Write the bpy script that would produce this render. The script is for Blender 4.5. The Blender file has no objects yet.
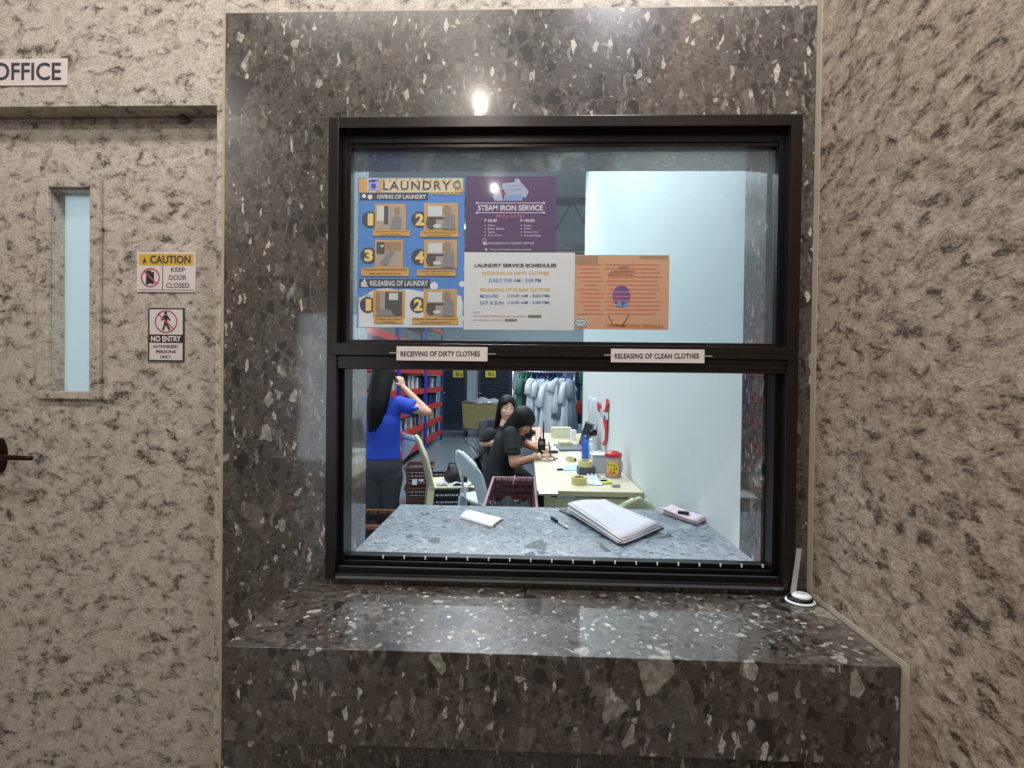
import bpy, bmesh, math, random
from mathutils import Vector, Matrix, Euler
random.seed(7)
PI = math.pi
SC = bpy.context.scene
COL = SC.collection

# ------------------------------------------------------------------ camera
EYE = 1.38
CAMP = Vector((0.0, -1.2162, EYE))
FPX = 450.0
YAW, PITCH, ROLL = -0.0311, -0.0095, 0.0123
_f = Vector((math.sin(YAW)*math.cos(PITCH), math.cos(YAW)*math.cos(PITCH), math.sin(PITCH)))
_r = Vector((math.cos(YAW), -math.sin(YAW), 0))
_u = _r.cross(_f)
CR = math.cos(ROLL)*_r + math.sin(ROLL)*_u
CU = -math.sin(ROLL)*_r + math.cos(ROLL)*_u
cam = bpy.data.cameras.new('camera')
cam.sensor_width = 36.0
cam.lens = FPX*36.0/1024.0
cam.clip_start = 0.02
camo = bpy.data.objects.new('camera', cam)
COL.objects.link(camo)
camo.matrix_world = Matrix(((CR.x, CU.x, -_f.x, CAMP.x), (CR.y, CU.y, -_f.y, CAMP.y), (CR.z, CU.z, -_f.z, CAMP.z), (0, 0, 0, 1)))
SC.camera = camo

# ------------------------------------------------------------------ world, exposure, lights
w = bpy.data.worlds.new('world'); SC.world = w; w.use_nodes = True
w.node_tree.nodes['Background'].inputs[0].default_value = (0.75, 0.85, 1, 1)
w.node_tree.nodes['Background'].inputs[1].default_value = 0.3
SC.view_settings.view_transform = 'Standard'
SC.view_settings.look = 'None'
SC.view_settings.gamma = 1.0
SC.view_settings.use_curve_mapping = False
SC.view_settings.exposure = 0.0

def area(name, loc, sx, sy, power, colr, rot=(0, 0, 0)):
    l = bpy.data.lights.new(name, 'AREA'); l.shape = 'RECTANGLE'; l.size = sx; l.size_y = sy
    l.energy = power; l.color = colr
    o = bpy.data.objects.new(name, l); o.location = loc; o.rotation_euler = rot
    COL.objects.link(o)
    return o

LOBZ = 3.45      # lobby ceiling
OFZ = 3.95       # laundry room ceiling
area('lobby_fill_light', (-0.75, -0.95, LOBZ-0.10), 1.2, 0.22, 28, (1.0, 0.93, 0.84))  # added general fill for the lobby, kept out of view and reflections
area('lobby_side_light', (0.42, -0.84, LOBZ-0.10), 0.22, 0.4, 30, (0.96, 0.96, 1.0))
area('lobby_door_daylight', (-2.62, -4.85, 1.25), 1.0, 2.0, 9, (0.85, 0.93, 1.0), (PI/2, 0, 0))
DOWNLIGHTS = [(-0.36, -2.1, 33), (-0.36, -3.5, 26), (-2.5, -2.1, 40), (-3.45, -3.5, 30)]  # last pair is added fill, placed clear of the glossy reflections
for (lx, ly, pw) in DOWNLIGHTS:
    l = bpy.data.lights.new('downlight_lamp', 'POINT'); l.energy = pw; l.color = (1.0, 0.94, 0.86); l.shadow_soft_size = 0.016
    o = bpy.data.objects.new('downlight_lamp', l); o.location = (lx, ly, LOBZ-0.055); COL.objects.link(o)
OFFICE_TUBES = [(0.0, 1.15), (-1.7, 2.3), (-0.5, 3.6), (-1.0, 6.2), (0.6, 8.6)]
for i, (lx, ly) in enumerate(OFFICE_TUBES):
    area('office_tube_light', (lx, ly, OFZ-0.14), 1.2, 0.3, (50, 62, 76, 80, 80)[i], (0.86, 0.95, 1.0))

# ------------------------------------------------------------------ pixel -> world
def ray(u, v):
    return (_f + CR*((u-512)/FPX) - CU*((v-384)/FPX))
def at(u, v, Y):
    d = ray(u, v); return CAMP + d*((Y-CAMP.y)/d.y)
def atz(u, v, Z):
    d = ray(u, v); return CAMP + d*((Z-CAMP.z)/d.z)
def atx(u, v, X):
    d = ray(u, v); return CAMP + d*((X-CAMP.x)/d.x)

# ------------------------------------------------------------------ materials
def new_mat(name):
    m = bpy.data.materials.new(name); m.use_nodes = True
    return m, m.node_tree.nodes, m.node_tree.links, m.node_tree.nodes['Principled BSDF']
_mc = {}
def srgb(c):
    return tuple(((x/255.0)/12.92 if x/255.0 <= 0.04045 else ((x/255.0+0.055)/1.055)**2.4) for x in c)+(1.0,)
def M(name, rgb, rough=0.55, metal=0.0, vary=0.12, scale=25.0, bump=0.0, trans=0.0, emit=None, alpha=None, spec=0.5):
    if name in _mc: return _mc[name]
    m, n, l, b = new_mat(name)
    c = srgb(rgb)
    tc = n.new('ShaderNodeTexCoord'); nz = n.new('ShaderNodeTexNoise'); nz.inputs['Scale'].default_value = scale
    nz.inputs['Detail'].default_value = 4
    l.new(tc.outputs['Object'], nz.inputs['Vector'])
    mx = n.new('ShaderNodeMix'); mx.data_type = 'RGBA'
    mx.inputs[6].default_value = tuple(x*(1-vary) for x in c[:3])+(1,)
    mx.inputs[7].default_value = tuple(min(1, x*(1+vary)) for x in c[:3])+(1,)
    l.new(nz.outputs['Fac'], mx.inputs[0]); l.new(mx.outputs[2], b.inputs['Base Color'])
    b.inputs['Roughness'].default_value = rough; b.inputs['Metallic'].default_value = metal
    b.inputs['Specular IOR Level'].default_value = spec
    if trans: b.inputs['Transmission Weight'].default_value = trans
    if alpha is not None: b.inputs['Alpha'].default_value = alpha
    if emit:
        b.inputs['Emission Color'].default_value = srgb(emit[0]); b.inputs['Emission Strength'].default_value = emit[1]
    if bump:
        bp = n.new('ShaderNodeBump'); bp.inputs['Strength'].default_value = bump; bp.inputs['Distance'].default_value = 0.01
        l.new(nz.outputs['Fac'], bp.inputs['Height']); l.new(bp.outputs['Normal'], b.inputs['Normal'])
    _mc[name] = m
    return m

def ramp(n, stops, interp='LINEAR'):
    r = n.new('ShaderNodeValToRGB'); cr = r.color_ramp; cr.interpolation = interp
    while len(cr.elements) > 1: cr.elements.remove(cr.elements[-1])
    cr.elements[0].position = stops[0][0]; cr.elements[0].color = stops[0][1]
    for p, c in stops[1:]:
        e = cr.elements.new(p); e.color = c
    return r
def math_node(n, l, op, a, b=None, c=None):
    m = n.new('ShaderNodeMath'); m.operation = op
    for i, v in enumerate((a, b, c)):
        if v is None: continue
        if isinstance(v, (int, float)): m.inputs[i].default_value = v
        else: l.new(v, m.inputs[i])
    return m.outputs[0]

def terrazzo(name, base1, base2, rough=0.13, light=(196, 190, 180), gain=1.0, coat=1.0, con=1.0):
    m, n, l, b = new_mat(name)
    tc = n.new('ShaderNodeTexCoord')
    dn = n.new('ShaderNodeTexNoise'); dn.inputs['Scale'].default_value = 38; dn.inputs['Detail'].default_value = 3
    l.new(tc.outputs['Object'], dn.inputs['Vector'])
    sb = n.new('ShaderNodeVectorMath'); sb.operation = 'SUBTRACT'; l.new(dn.outputs['Color'], sb.inputs[0]); sb.inputs[1].default_value = (.5, .5, .5)
    def warp(k):
        s = n.new('ShaderNodeVectorMath'); s.operation = 'SCALE'; s.inputs['Scale'].default_value = k
        l.new(sb.outputs[0], s.inputs[0])
        a = n.new('ShaderNodeVectorMath'); a.operation = 'ADD'; l.new(tc.outputs['Object'], a.inputs[0]); l.new(s.outputs[0], a.inputs[1])
        return a.outputs[0]
    mn = n.new('ShaderNodeTexNoise'); mn.inputs['Scale'].default_value = 14; mn.inputs['Detail'].default_value = 8; mn.inputs['Roughness'].default_value = .7
    l.new(tc.outputs['Object'], mn.inputs['Vector'])
    r0 = ramp(n, [(.3, srgb(base1)), (.7, srgb(base2))]); l.new(mn.outputs['Fac'], r0.inputs[0])
    cur = r0.outputs[0]
    L = srgb(light)
    def lt(f): return tuple(min(1, x*f*gain) for x in L[:3])+(1,)
    dk = tuple(x*(1-.66*con) for x in srgb(base1)[:3])+(1,)
    mid = tuple(x*(1+.9*con) for x in srgb(base2)[:3])+(1,); dk2 = tuple(x*(1-.42*con) for x in srgb(base1)[:3])+(1,)
    lo = tuple(x*.62 for x in srgb(base1)[:3])+(1,)
    layers = [  # scale, warp, presence, edge shrink, stops, stretch, offset
        (95, .004, .55, .10, [(0, mid), (.30, lo), (.62, dk2), (.82, lt(.22)), (.96, lt(.7))], (1, 1, 1), (0, 0, 0)),
        (48, .009, .40, .10, [(0, lo), (.30, mid), (.55, dk), (.80, lt(.2)), (.955, lt(.75))], (1, 1.5, .75), (3, 1, 7)),
        (26, .015, .22, .12, [(0, dk), (.28, mid), (.66, lt(.17)), (.88, lt(.6))], (1.3, 1, .8), (5, 2, 1)),
        (13, .022, .16, .16, [(0, dk), (.40, mid), (.62, lt(.16)), (.86, lt(.5))], (1.25, 1, .8), (8, 9, 4)),
        (60, .02, .10, .12, [(0, lt(.4)), (.6, lt(.95))], (1.7, 1.7, .45), (1, 5, 2)),
    ]
    for (s, wp, pres, rad, stops, st, off) in layers:
        mp = n.new('ShaderNodeMapping'); mp.inputs['Scale'].default_value = st; mp.inputs['Location'].default_value = off
        mp.inputs['Rotation'].default_value = (.3*off[0], .2*off[1], .4*off[2])
        l.new(warp(wp), mp.inputs['Vector'])
        v = n.new('ShaderNodeTexVoronoi'); v.inputs['Scale'].default_value = s; l.new(mp.outputs[0], v.inputs['Vector'])
        v2 = n.new('ShaderNodeTexVoronoi'); v2.feature = 'DISTANCE_TO_EDGE'; v2.inputs['Scale'].default_value = s; l.new(mp.outputs[0], v2.inputs['Vector'])
        sep = n.new('ShaderNodeSeparateColor'); l.new(v.outputs['Color'], sep.inputs[0])
        pr = math_node(n, l, 'LESS_THAN', sep.outputs[0], pres)
        rr = math_node(n, l, 'MULTIPLY_ADD', sep.outputs[1], rad*2.2, rad*.15)
        df = math_node(n, l, 'SUBTRACT', v2.outputs['Distance'], rr)
        ed = math_node(n, l, 'MULTIPLY', df, 22.0)
        cl = n.new('ShaderNodeClamp'); l.new(ed, cl.inputs[0])
        fac = math_node(n, l, 'MULTIPLY', pr, cl.outputs[0])
        rp = ramp(n, stops, 'CONSTANT'); l.new(sep.outputs[2], rp.inputs[0])
        vn = n.new('ShaderNodeTexNoise'); vn.inputs['Scale'].default_value = max(70, s*3.2); vn.inputs['Detail'].default_value = 4; vn.inputs['Roughness'].default_value = .65
        l.new(tc.outputs['Object'], vn.inputs['Vector'])
        vr = n.new('ShaderNodeMapRange'); vr.inputs[1].default_value = .32; vr.inputs[2].default_value = .66; vr.inputs[3].default_value = 1-.65*con; vr.inputs[4].default_value = 1.15
        l.new(vn.outputs['Fac'], vr.inputs[0])
        vm = n.new('ShaderNodeVectorMath'); vm.operation = 'SCALE'; l.new(rp.outputs[0], vm.inputs[0]); l.new(vr.outputs[0], vm.inputs['Scale'])
        mx = n.new('ShaderNodeMix'); mx.data_type = 'RGBA'
        l.new(fac, mx.inputs[0]); l.new(cur, mx.inputs[6]); l.new(vm.outputs[0], mx.inputs[7])
        cur = mx.outputs[2]
    l.new(cur, b.inputs['Base Color'])
    b.inputs['Roughness'].default_value = rough
    b.inputs['Specular IOR Level'].default_value = .5
    b.inputs['Coat Weight'].default_value = coat; b.inputs['Coat Roughness'].default_value = .05; b.inputs['Coat IOR'].default_value = 1.6
    return m

def speckle(name, c1, c2, dark, mid, rot=(0.5, 0.5, 0.5), cov=0.0, fine=1.0, stretch=1.4):
    m, n, l, b = new_mat(name)
    tc = n.new('ShaderNodeTexCoord')
    mp = n.new('ShaderNodeMapping'); mp.inputs['Rotation'].default_value = rot; mp.inputs['Scale'].default_value = (1, 1, stretch)
    l.new(tc.outputs['Object'], mp.inputs['Vector'])
    def nz(scale, detail=6, rough=.6, vec=None, dist=0):
        t = n.new('ShaderNodeTexNoise'); t.inputs['Scale'].default_value = scale; t.inputs['Detail'].default_value = detail
        t.inputs['Roughness'].default_value = rough; t.inputs['Distortion'].default_value = dist
        l.new(vec or mp.outputs[0], t.inputs['Vector']); return t.outputs['Fac']
    base = nz(30, 6, .7)
    r0 = ramp(n, [(.32, srgb(c2)), (.62, srgb(c1))]); l.new(base, r0.inputs[0])
    def mr(src, a, b_, hi=1.0):
        q = n.new('ShaderNodeMapRange'); q.inputs[1].default_value = a; q.inputs[2].default_value = b_; q.inputs[4].default_value = hi; l.new(src, q.inputs[0]); return q.outputs[0]
    clus = nz(24, 4, .65, dist=.5)            # where the flecks gather
    # soft brown clouding inside the clusters
    cl1 = math_node(n, l, 'MULTIPLY', mr(math_node(n, l, 'ADD', clus, math_node(n, l, 'MULTIPLY', nz(60*fine, 4, .7), .35)), .63-cov, .80-cov), .60)
    m1 = n.new('ShaderNodeMix'); m1.data_type = 'RGBA'; l.new(cl1, m1.inputs[0]); l.new(r0.outputs[0], m1.inputs[6]); m1.inputs[7].default_value = srgb(mid)
    # fine mottling everywhere
    fl = nz(165*fine, 5, .8)
    m3 = n.new('ShaderNodeMix'); m3.data_type = 'RGBA'; l.new(mr(fl, .50-cov*.4, .59-cov*.4, .72), m3.inputs[0]); l.new(m1.outputs[2], m3.inputs[6]); m3.inputs[7].default_value = srgb(mid)
    # crisp dark flecks, dense where they gather
    dk_ = math_node(n, l, 'ADD', math_node(n, l, 'MULTIPLY', clus, 1.15), nz(125*fine, 6, .85, dist=.4))
    m2 = n.new('ShaderNodeMix'); m2.data_type = 'RGBA'; l.new(mr(dk_, 1.185-cov, 1.265-cov, .88), m2.inputs[0]); l.new(m3.outputs[2], m2.inputs[6]); m2.inputs[7].default_value = srgb(dark)
    m3 = m2
    l.new(m3.outputs[2], b.inputs['Base Color'])
    b.inputs['Roughness'].default_value = .5; b.inputs['Specular IOR Level'].default_value = .35
    bp = n.new('ShaderNodeBump'); bp.inputs['Strength'].default_value = .15; bp.inputs['Distance'].default_value = .004
    l.new(fl, bp.inputs['Height']); l.new(bp.outputs['Normal'], b.inputs['Normal'])
    return m

def glass_mat():
    m, n, l, b = new_mat('pane_glass')
    out = n['Material Output']
    tr = n.new('ShaderNodeBsdfTransparent'); tr.inputs[0].default_value = (.90, .96, .98, 1)
    gl = n.new('ShaderNodeBsdfGlossy'); gl.inputs['Roughness'].default_value = .03; gl.inputs[0].default_value = (.95, .97, 1, 1)
    df = n.new('ShaderNodeBsdfDiffuse'); df.inputs[0].default_value = (.62, .72, .80, 1)
    fr = n.new('ShaderNodeFresnel'); fr.inputs[0].default_value = 1.35
    m1 = n.new('ShaderNodeMixShader'); l.new(math_node(n, l, 'MULTIPLY_ADD', fr.outputs[0], 1.2, .04), m1.inputs[0]); l.new(tr.outputs[0], m1.inputs[1]); l.new(gl.outputs[0], m1.inputs[2])
    m2 = n.new('ShaderNodeMixShader')
    sm = n.new('ShaderNodeTexNoise'); sm.inputs['Scale'].default_value = 3
    l.new(math_node(n, l, 'MULTIPLY_ADD', sm.outputs['Fac'], .10, .02), m2.inputs[0])   # a thin, patchy, bluish diffuse film
    l.new(m1.outputs[0], m2.inputs[1]); l.new(df.outputs[0], m2.inputs[2])
    l.new(m2.outputs[0], out.inputs['Surface'])
    return m

TER = terrazzo('dark_terrazzo', (57, 51, 47), (78, 71, 65), .30)
TERC = terrazzo('grey_terrazzo', (118, 127, 136), (132, 141, 150), .42, (176, 186, 196), .8, .0, .3)
SPK = speckle('speckled_stone', (197, 190, 179), (172, 163, 151), (48, 41, 38), (118, 107, 96), (.6, .35, .4), 0.0)
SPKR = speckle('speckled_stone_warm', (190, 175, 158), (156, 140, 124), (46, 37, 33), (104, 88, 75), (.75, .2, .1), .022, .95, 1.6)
GROUT = M('pale_grout', (168, 158, 140), .7)
FRM = M('bronze_metal', (42, 36, 35), .28, .55, .08)
FRD = M('black_metal', (16, 15, 16), .35, .4, .08)
FRL = M('worn_bronze_metal', (72, 64, 63), .35, .5, .12)
GLASS = glass_mat()
WWALL = M('white_paint', (208, 216, 216), .6, 0, .02, 6)
PAPER = M('white_paper', (226, 230, 235), .7, 0, .03)

# ------------------------------------------------------------------ mesh helpers
class MB:
    def __init__(s): s.bm = bmesh.new()
    def add(s, verts, faces):
        vs = [s.bm.verts.new(v) for v in verts]
        for f in faces:
            try: s.bm.faces.new([vs[i] for i in f])
            except ValueError: pass
        return s
    def box(s, a, b, bev=0.0):
        a, b = Vector(a), Vector(b)
        lo = Vector([min(a[i], b[i]) for i in range(3)]); hi = Vector([max(a[i], b[i]) for i in range(3)])
        return s.obox((lo+hi)/2, hi-lo, (0, 0, 0), bev)
    def obox(s, c, size, rot=(0, 0, 0), bev=0.0, taper=1.0):
        b2 = bmesh.new()
        bmesh.ops.create_cube(b2, size=1.0)
        for v in b2.verts:
            k = taper if v.co.z < 0 else 1.0
            v.co = Vector((v.co.x*size[0]*k, v.co.y*size[1]*k, v.co.z*size[2]))
        if bev: bmesh.ops.bevel(b2, geom=list(b2.edges), offset=bev, segments=2, affect='EDGES', profile=.6)
        mt = Matrix.Translation(Vector(c)) @ Euler(rot).to_matrix().to_4x4()
        b2.transform(mt)
        s.merge(b2); return s
    def merge(s, b2):
        me = bpy.data.meshes.new('tmp'); b2.to_mesh(me); b2.free(); s.bm.from_mesh(me); bpy.data.meshes.remove(me)
    def tube(s, pts, r, seg=10, cap=True):
        pts = [Vector(p) for p in pts]; n = len(pts)
        rs = r if isinstance(r, (list, tuple)) else [r]*n
        rings = []
        up = Vector((0, 0, 1))
        prev = None
        for i, p in enumerate(pts):
            t = (pts[min(i+1, n-1)]-pts[max(i-1, 0)]).normalized()
            a = prev if prev is not None else (up if abs(t.z) < .9 else Vector((1, 0, 0)))
            x = (a - t*a.dot(t)).normalized(); y = t.cross(x); prev = x
            rings.append([s.bm.verts.new(p + (x*math.cos(2*PI*k/seg)+y*math.sin(2*PI*k/seg))*rs[i]) for k in range(seg)])
        for i in range(n-1):
            for k in range(seg):
                s.bm.faces.new([rings[i][k], rings[i][(k+1) % seg], rings[i+1][(k+1) % seg], rings[i+1][k]])
        if cap:
            s.bm.faces.new(rings[0]); s.bm.faces.new(list(reversed(rings[-1])))
        return s
    def lathe(s, prof, c=(0, 0, 0), seg=24, sx=1, sy=1):
        c = Vector(c); rings = []
        for (r, z) in prof:
            rings.append([s.bm.verts.new(c+Vector((max(r, .0002)*sx*math.cos(2*PI*k/seg), max(r, .0002)*sy*math.sin(2*PI*k/seg), z))) for k in range(seg)])
        for i in range(len(rings)-1):
            for k in range(seg):
                s.bm.faces.new([rings[i][k], rings[i][(k+1) % seg], rings[i+1][(k+1) % seg], rings[i+1][k]])
        s.bm.faces.new(rings[0]); s.bm.faces.new(rings[-1])
        return s
    def prism(s, pts, vec):
        vec = Vector(vec); pts = [Vector(p) for p in pts]; n = len(pts)
        a = [s.bm.verts.new(p) for p in pts]; b = [s.bm.verts.new(p+vec) for p in pts]
        s.bm.faces.new(a); s.bm.faces.new(list(reversed(b)))
        for i in range(n): s.bm.faces.new([a[i], b[i], b[(i+1) % n], a[(i+1) % n]])
        return s
    def ellipsoid(s, c, r, seg=20, rot=(0, 0, 0)):
        b2 = bmesh.new(); bmesh.ops.create_uvsphere(b2, u_segments=seg, v_segments=max(6, seg*2//3), radius=1)
        b2.transform(Matrix.Translation(Vector(c)) @ Euler(rot).to_matrix().to_4x4() @ Matrix.Diagonal((r[0], r[1], r[2], 1)))
        s.merge(b2); return s
    def sheet(s, nu, nv, fn, th=0.0):
        """grid surface fn(s,t)->point with optional thickness (offset along normal)"""
        P = [[Vector(fn(i/nu, j/nv)) for j in range(nv+1)] for i in range(nu+1)]
        if not th:
            g = [[s.bm.verts.new(p) for p in row] for row in P]
            for i in range(nu):
                for j in range(nv): s.bm.faces.new([g[i][j], g[i+1][j], g[i+1][j+1], g[i][j+1]])
            return s
        N = [[None]*(nv+1) for _ in range(nu+1)]
        for i in range(nu+1):
            for j in range(nv+1):
                du = P[min(i+1, nu)][j]-P[max(i-1, 0)][j]; dv = P[i][min(j+1, nv)]-P[i][max(j-1, 0)]
                nn = du.cross(dv); N[i][j] = nn.normalized() if nn.length > 1e-12 else Vector((0, 0, 1))
        a = [[s.bm.verts.new(P[i][j]+N[i][j]*th/2) for j in range(nv+1)] for i in range(nu+1)]
        b = [[s.bm.verts.new(P[i][j]-N[i][j]*th/2) for j in range(nv+1)] for i in range(nu+1)]
        for i in range(nu):
            for j in range(nv):
                s.bm.faces.new([a[i][j], a[i+1][j], a[i+1][j+1], a[i][j+1]])
                s.bm.faces.new([b[i][j], b[i][j+1], b[i+1][j+1], b[i+1][j]])
        for i in range(nu):
            s.bm.faces.new([a[i][0], b[i][0], b[i+1][0], a[i+1][0]]); s.bm.faces.new([a[i][nv], a[i+1][nv], b[i+1][nv], b[i][nv]])
        for j in range(nv):
            s.bm.faces.new([a[0][j], a[0][j+1], b[0][j+1], b[0][j]]); s.bm.faces.new([a[nu][j], b[nu][j], b[nu][j+1], a[nu][j+1]])
        return s
    def build(s, name, mat, parent=None, smooth=False, recalc=True):
        """verts are in world space; parent is a thing (or part) whose origin is subtracted"""
        if recalc: bmesh.ops.recalc_face_normals(s.bm, faces=s.bm.faces)
        me = bpy.data.meshes.new(name)
        if parent is not None:
            o0 = Vector(parent['_o']) if '_o' in parent else Vector((0, 0, 0))
            s.bm.transform(Matrix.Translation(-o0))
        s.bm.to_mesh(me); s.bm.free()
        me.materials.append(mat)
        if smooth:
            for p in me.polygons: p.use_smooth = True
        o = bpy.data.objects.new(name, me); COL.objects.link(o)
        if parent is not None:
            o.parent = parent
            o['_o'] = list(parent['_o']) if '_o' in parent else [0.0, 0.0, 0.0]
        return o

def tag(o, label, cat, group=None, kind=None):
    o['label'] = label; o['category'] = cat
    if group: o['group'] = group
    if kind: o['kind'] = kind
    return o
def thing(name, label, cat, loc=(0, 0, 0), group=None):
    o = bpy.data.objects.new(name, None); COL.objects.link(o); o.location = loc; o.empty_display_size = .05
    o['_o'] = list(loc)
    return tag(o, label, cat, group)
def solo(mb, name, mat, label, cat, group=None, smooth=False):
    return tag(mb.build(name, mat, None, smooth), label, cat, group)
def struct(mb, name, mat, parent=None):
    o = mb.build(name, mat, parent)
    if parent is None: o['kind'] = 'structure'
    return o
def dup(root, loc, rotz=0.0, label=None, group=None, scale=None):
    r = root.copy(); COL.objects.link(r); r.location = loc; r.rotation_euler = (0, 0, rotz)
    if scale: r.scale = scale
    if label: r['label'] = label
    if group: r['group'] = group
    for ch in list(root.children):
        c = ch.copy(); COL.objects.link(c); c.parent = r
        for g in list(ch.children):
            d = g.copy(); COL.objects.link(d); d.parent = c
    return r

def text_mesh(body, p0, ux, uz, wid, hei, depth=0.0004, bold=0.0, spacing=1.0, align_keep=False):
    """flat lettering fitted to a wid x hei box whose lower left corner is p0"""
    cu = bpy.data.curves.new('t', 'FONT'); cu.body = body; cu.size = 1.0; cu.space_character = spacing
    cu.offset = bold; cu.resolution_u = 3
    o = bpy.data.objects.new('t', cu); COL.objects.link(o)
    dg = bpy.context.evaluated_depsgraph_get()
    me = bpy.data.meshes.new_from_object(o.evaluated_get(dg))
    bpy.data.objects.remove(o); bpy.data.curves.remove(cu)
    b = bmesh.new(); b.from_mesh(me); bpy.data.meshes.remove(me)
    if not b.verts: return b
    x0 = min(v.co.x for v in b.verts); x1 = max(v.co.x for v in b.verts)
    y0 = min(v.co.y for v in b.verts); y1 = max(v.co.y for v in b.verts)
    sx = wid/max(1e-6, x1-x0); sy = hei/max(1e-6, y1-y0)
    p0, ux, uz = Vector(p0), Vector(ux), Vector(uz)
    for v in b.verts:
        v.co = p0 + ux*((v.co.x-x0)*sx) + uz*((v.co.y-y0)*sy)
    return b

# a flat sheet on a plane y=Y drawn in picture units of the sheet
class Flat:
    def __init__(s, Y): s.Y = Y
    def rect(s, mb, u0, v0, u1, v1, lay=1, rot=0.0):
        y = s.Y - .0004*lay
        a, b, c, d = at(u0, v0, y), at(u1, v0, y), at(u1, v1, y), at(u0, v1, y)
        # straighten to an upright rectangle
        x0, x1 = (a.x+d.x)/2, (b.x+c.x)/2; z0, z1 = (c.z+d.z)/2, (a.z+b.z)/2
        mb.prism([(x0, y, z0), (x1, y, z0), (x1, y, z1), (x0, y, z1)], (0, .0003, 0)); return mb
    def poly(s, mb, pts, lay=1):
        y = s.Y - .0004*lay
        mb.prism([at(u, v, y) for u, v in pts], (0, .0003, 0)); return mb
    def disc(s, mb, u, v, r, lay=1, ry=None, n=20):
        y = s.Y - .0004*lay; ry = ry or r
        mb.prism([at(u+r*math.cos(2*PI*k/n), v+ry*math.sin(2*PI*k/n), y) for k in range(n)], (0, .0003, 0)); return mb
    def ring(s, mb, u, v, r, t, lay=1, ry=None, n=24):
        y = s.Y - .0004*lay; ry = ry or r
        o = [at(u+r*math.cos(2*PI*k/n), v+ry*math.sin(2*PI*k/n), y) for k in range(n)]
        i = [at(u+(r-t)*math.cos(2*PI*k/n), v+(ry-t)*math.sin(2*PI*k/n), y) for k in range(n)]
        mb.add(o+i, [(k, (k+1) % n, n+(k+1) % n, n+k) for k in range(n)]); return mb
    def line(s, mb, u0, v0, u1, v1, w, lay=1):
        d = Vector((u1-u0, v1-v0)).normalized(); nx, ny = -d.y*w/2, d.x*w/2
        return s.poly(mb, [(u0+nx, v0+ny), (u1+nx, v1+ny), (u1-nx, v1-ny), (u0-nx, v0-ny)], lay)
    def text(s, mb, body, u0, v0, u1, v1, lay=2, bold=0.0, spacing=1.0):
        y = s.Y - .0004*lay
        a, b, c = at(u0, v1, y), at(u1, v1, y), at(u0, v0, y)
        w = (b-a).length
        tb = text_mesh(body, a, (b-a)/w, (0, 0, 1), w, c.z-a.z, 0, bold, spacing)
        mb.merge(tb); return mb
    def rows(s, mb, u0, v0, u1, n, dv, h, lay=2, jit=.25, words=True, rnd=None):
        rnd = rnd or random
        for i in range(n):
            u = u0; e = u1 - (u1-u0)*jit*rnd.random()
            while u < e:
                ww = rnd.uniform(1.2, 4.0) if words else e-u
                s.rect(mb, u, v0+i*dv, min(u+ww, e), v0+i*dv+h, lay); u += ww+.7
        return mb
# ================================================================== STRUCTURE
pL, pR, pT = -.8317, .7512, EYE+.9906
fL, fR, fT, fB = -.5368, .7088, EYE+.698, EYE-.5447
ZL = EYE-.56
LL, LY, ZB = -.6192, -.3052, EYE-.7583
ZC = EYE-.507; CY = .5774; CL, CRX = -.4968, .6565
JY = .1727; JT = EYE+.6402
TH = .16
RW = pR+.001
# dark terrazzo surround (with the window opening)
mb = MB()
y0, y1 = -.004, .03
mb.box((pL, y0, 0), (fL+.01, y1, pT)); mb.box((fR-.01, y0, 0), (pR, y1, pT))
mb.box((fL+.01, y0, fT-.01), (fR-.01, y1, pT)); mb.box((fL+.01, y0, 0), (fR-.01, y1, fB+.01))
struct(mb, 'trim_1', TER)
# reveal behind the frame: jambs and head
mb = MB()
mb.box((CL-.05, .05, ZC-.05), (CL, JY, JT+.05)); mb.box((CRX, .05, ZC-.05), (CRX+.05, JY, JT+.05)); mb.box((CL, .05, JT), (CRX, JY, JT+.05))
struct(mb, 'trim_2', TERC if False else TER)
# office wall: beige speckled, door recess
DR, DT = at(216, 300, 0).x, at(100, 106, 0).z
DL = DR-.92
mb = MB()
mb.box((DR, 0, 0), (pL, .14, DT)); mb.box((-3.9, 0, DT), (pL, .14, LOBZ)); mb.box((pL, 0, pT), (RW, .14, LOBZ)); mb.box((-3.9, 0, 0), (DL, .14, DT))
mb.box((pL, .031, 0), (CL-.05, .14, pT)); mb.box((CL-.05, .031, JT+.05), (RW, .14, pT)); mb.box((CL-.05, .031, 0), (RW, .14, ZC-.05)); mb.box((CRX+.05, .06, ZC-.05), (RW, .14, JT+.05))
struct(mb, 'wall_front', SPK)
# plain margin between speckled wall and terrazzo
mb = MB(); mb.box((pL-.010, -.001, 0), (pL-.0002, .002, pT+.002)); mb.box((pL-.010, -.001, pT+.0002), (RW-.002, .002, pT+.004))
struct(mb, 'trim_3', GROUT)
# right wall
mb = MB(); mb.box((RW, -5.0, 0), (RW+.12, .14, LOBZ))
struct(mb, 'wall_right', SPKR)
mb = MB()
gx0, gx1 = RW-.002, RW-.0002
mb.box((gx0, -.024, ZL+.001), (gx1, -.0045, LOBZ))
mb.prism([(gx0, -.0045, ZL+.001), (gx0, LY-.020, ZL+.001), (gx0, LY-.020, ZL+.014), (gx0, -.0045, ZL+.014)], (.0018, 0, 0))
mb.box((gx0, LY-.020, 0), (gx1, LY-.002, ZL+.001))
struct(mb, 'trim_4', GROUT)
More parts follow.
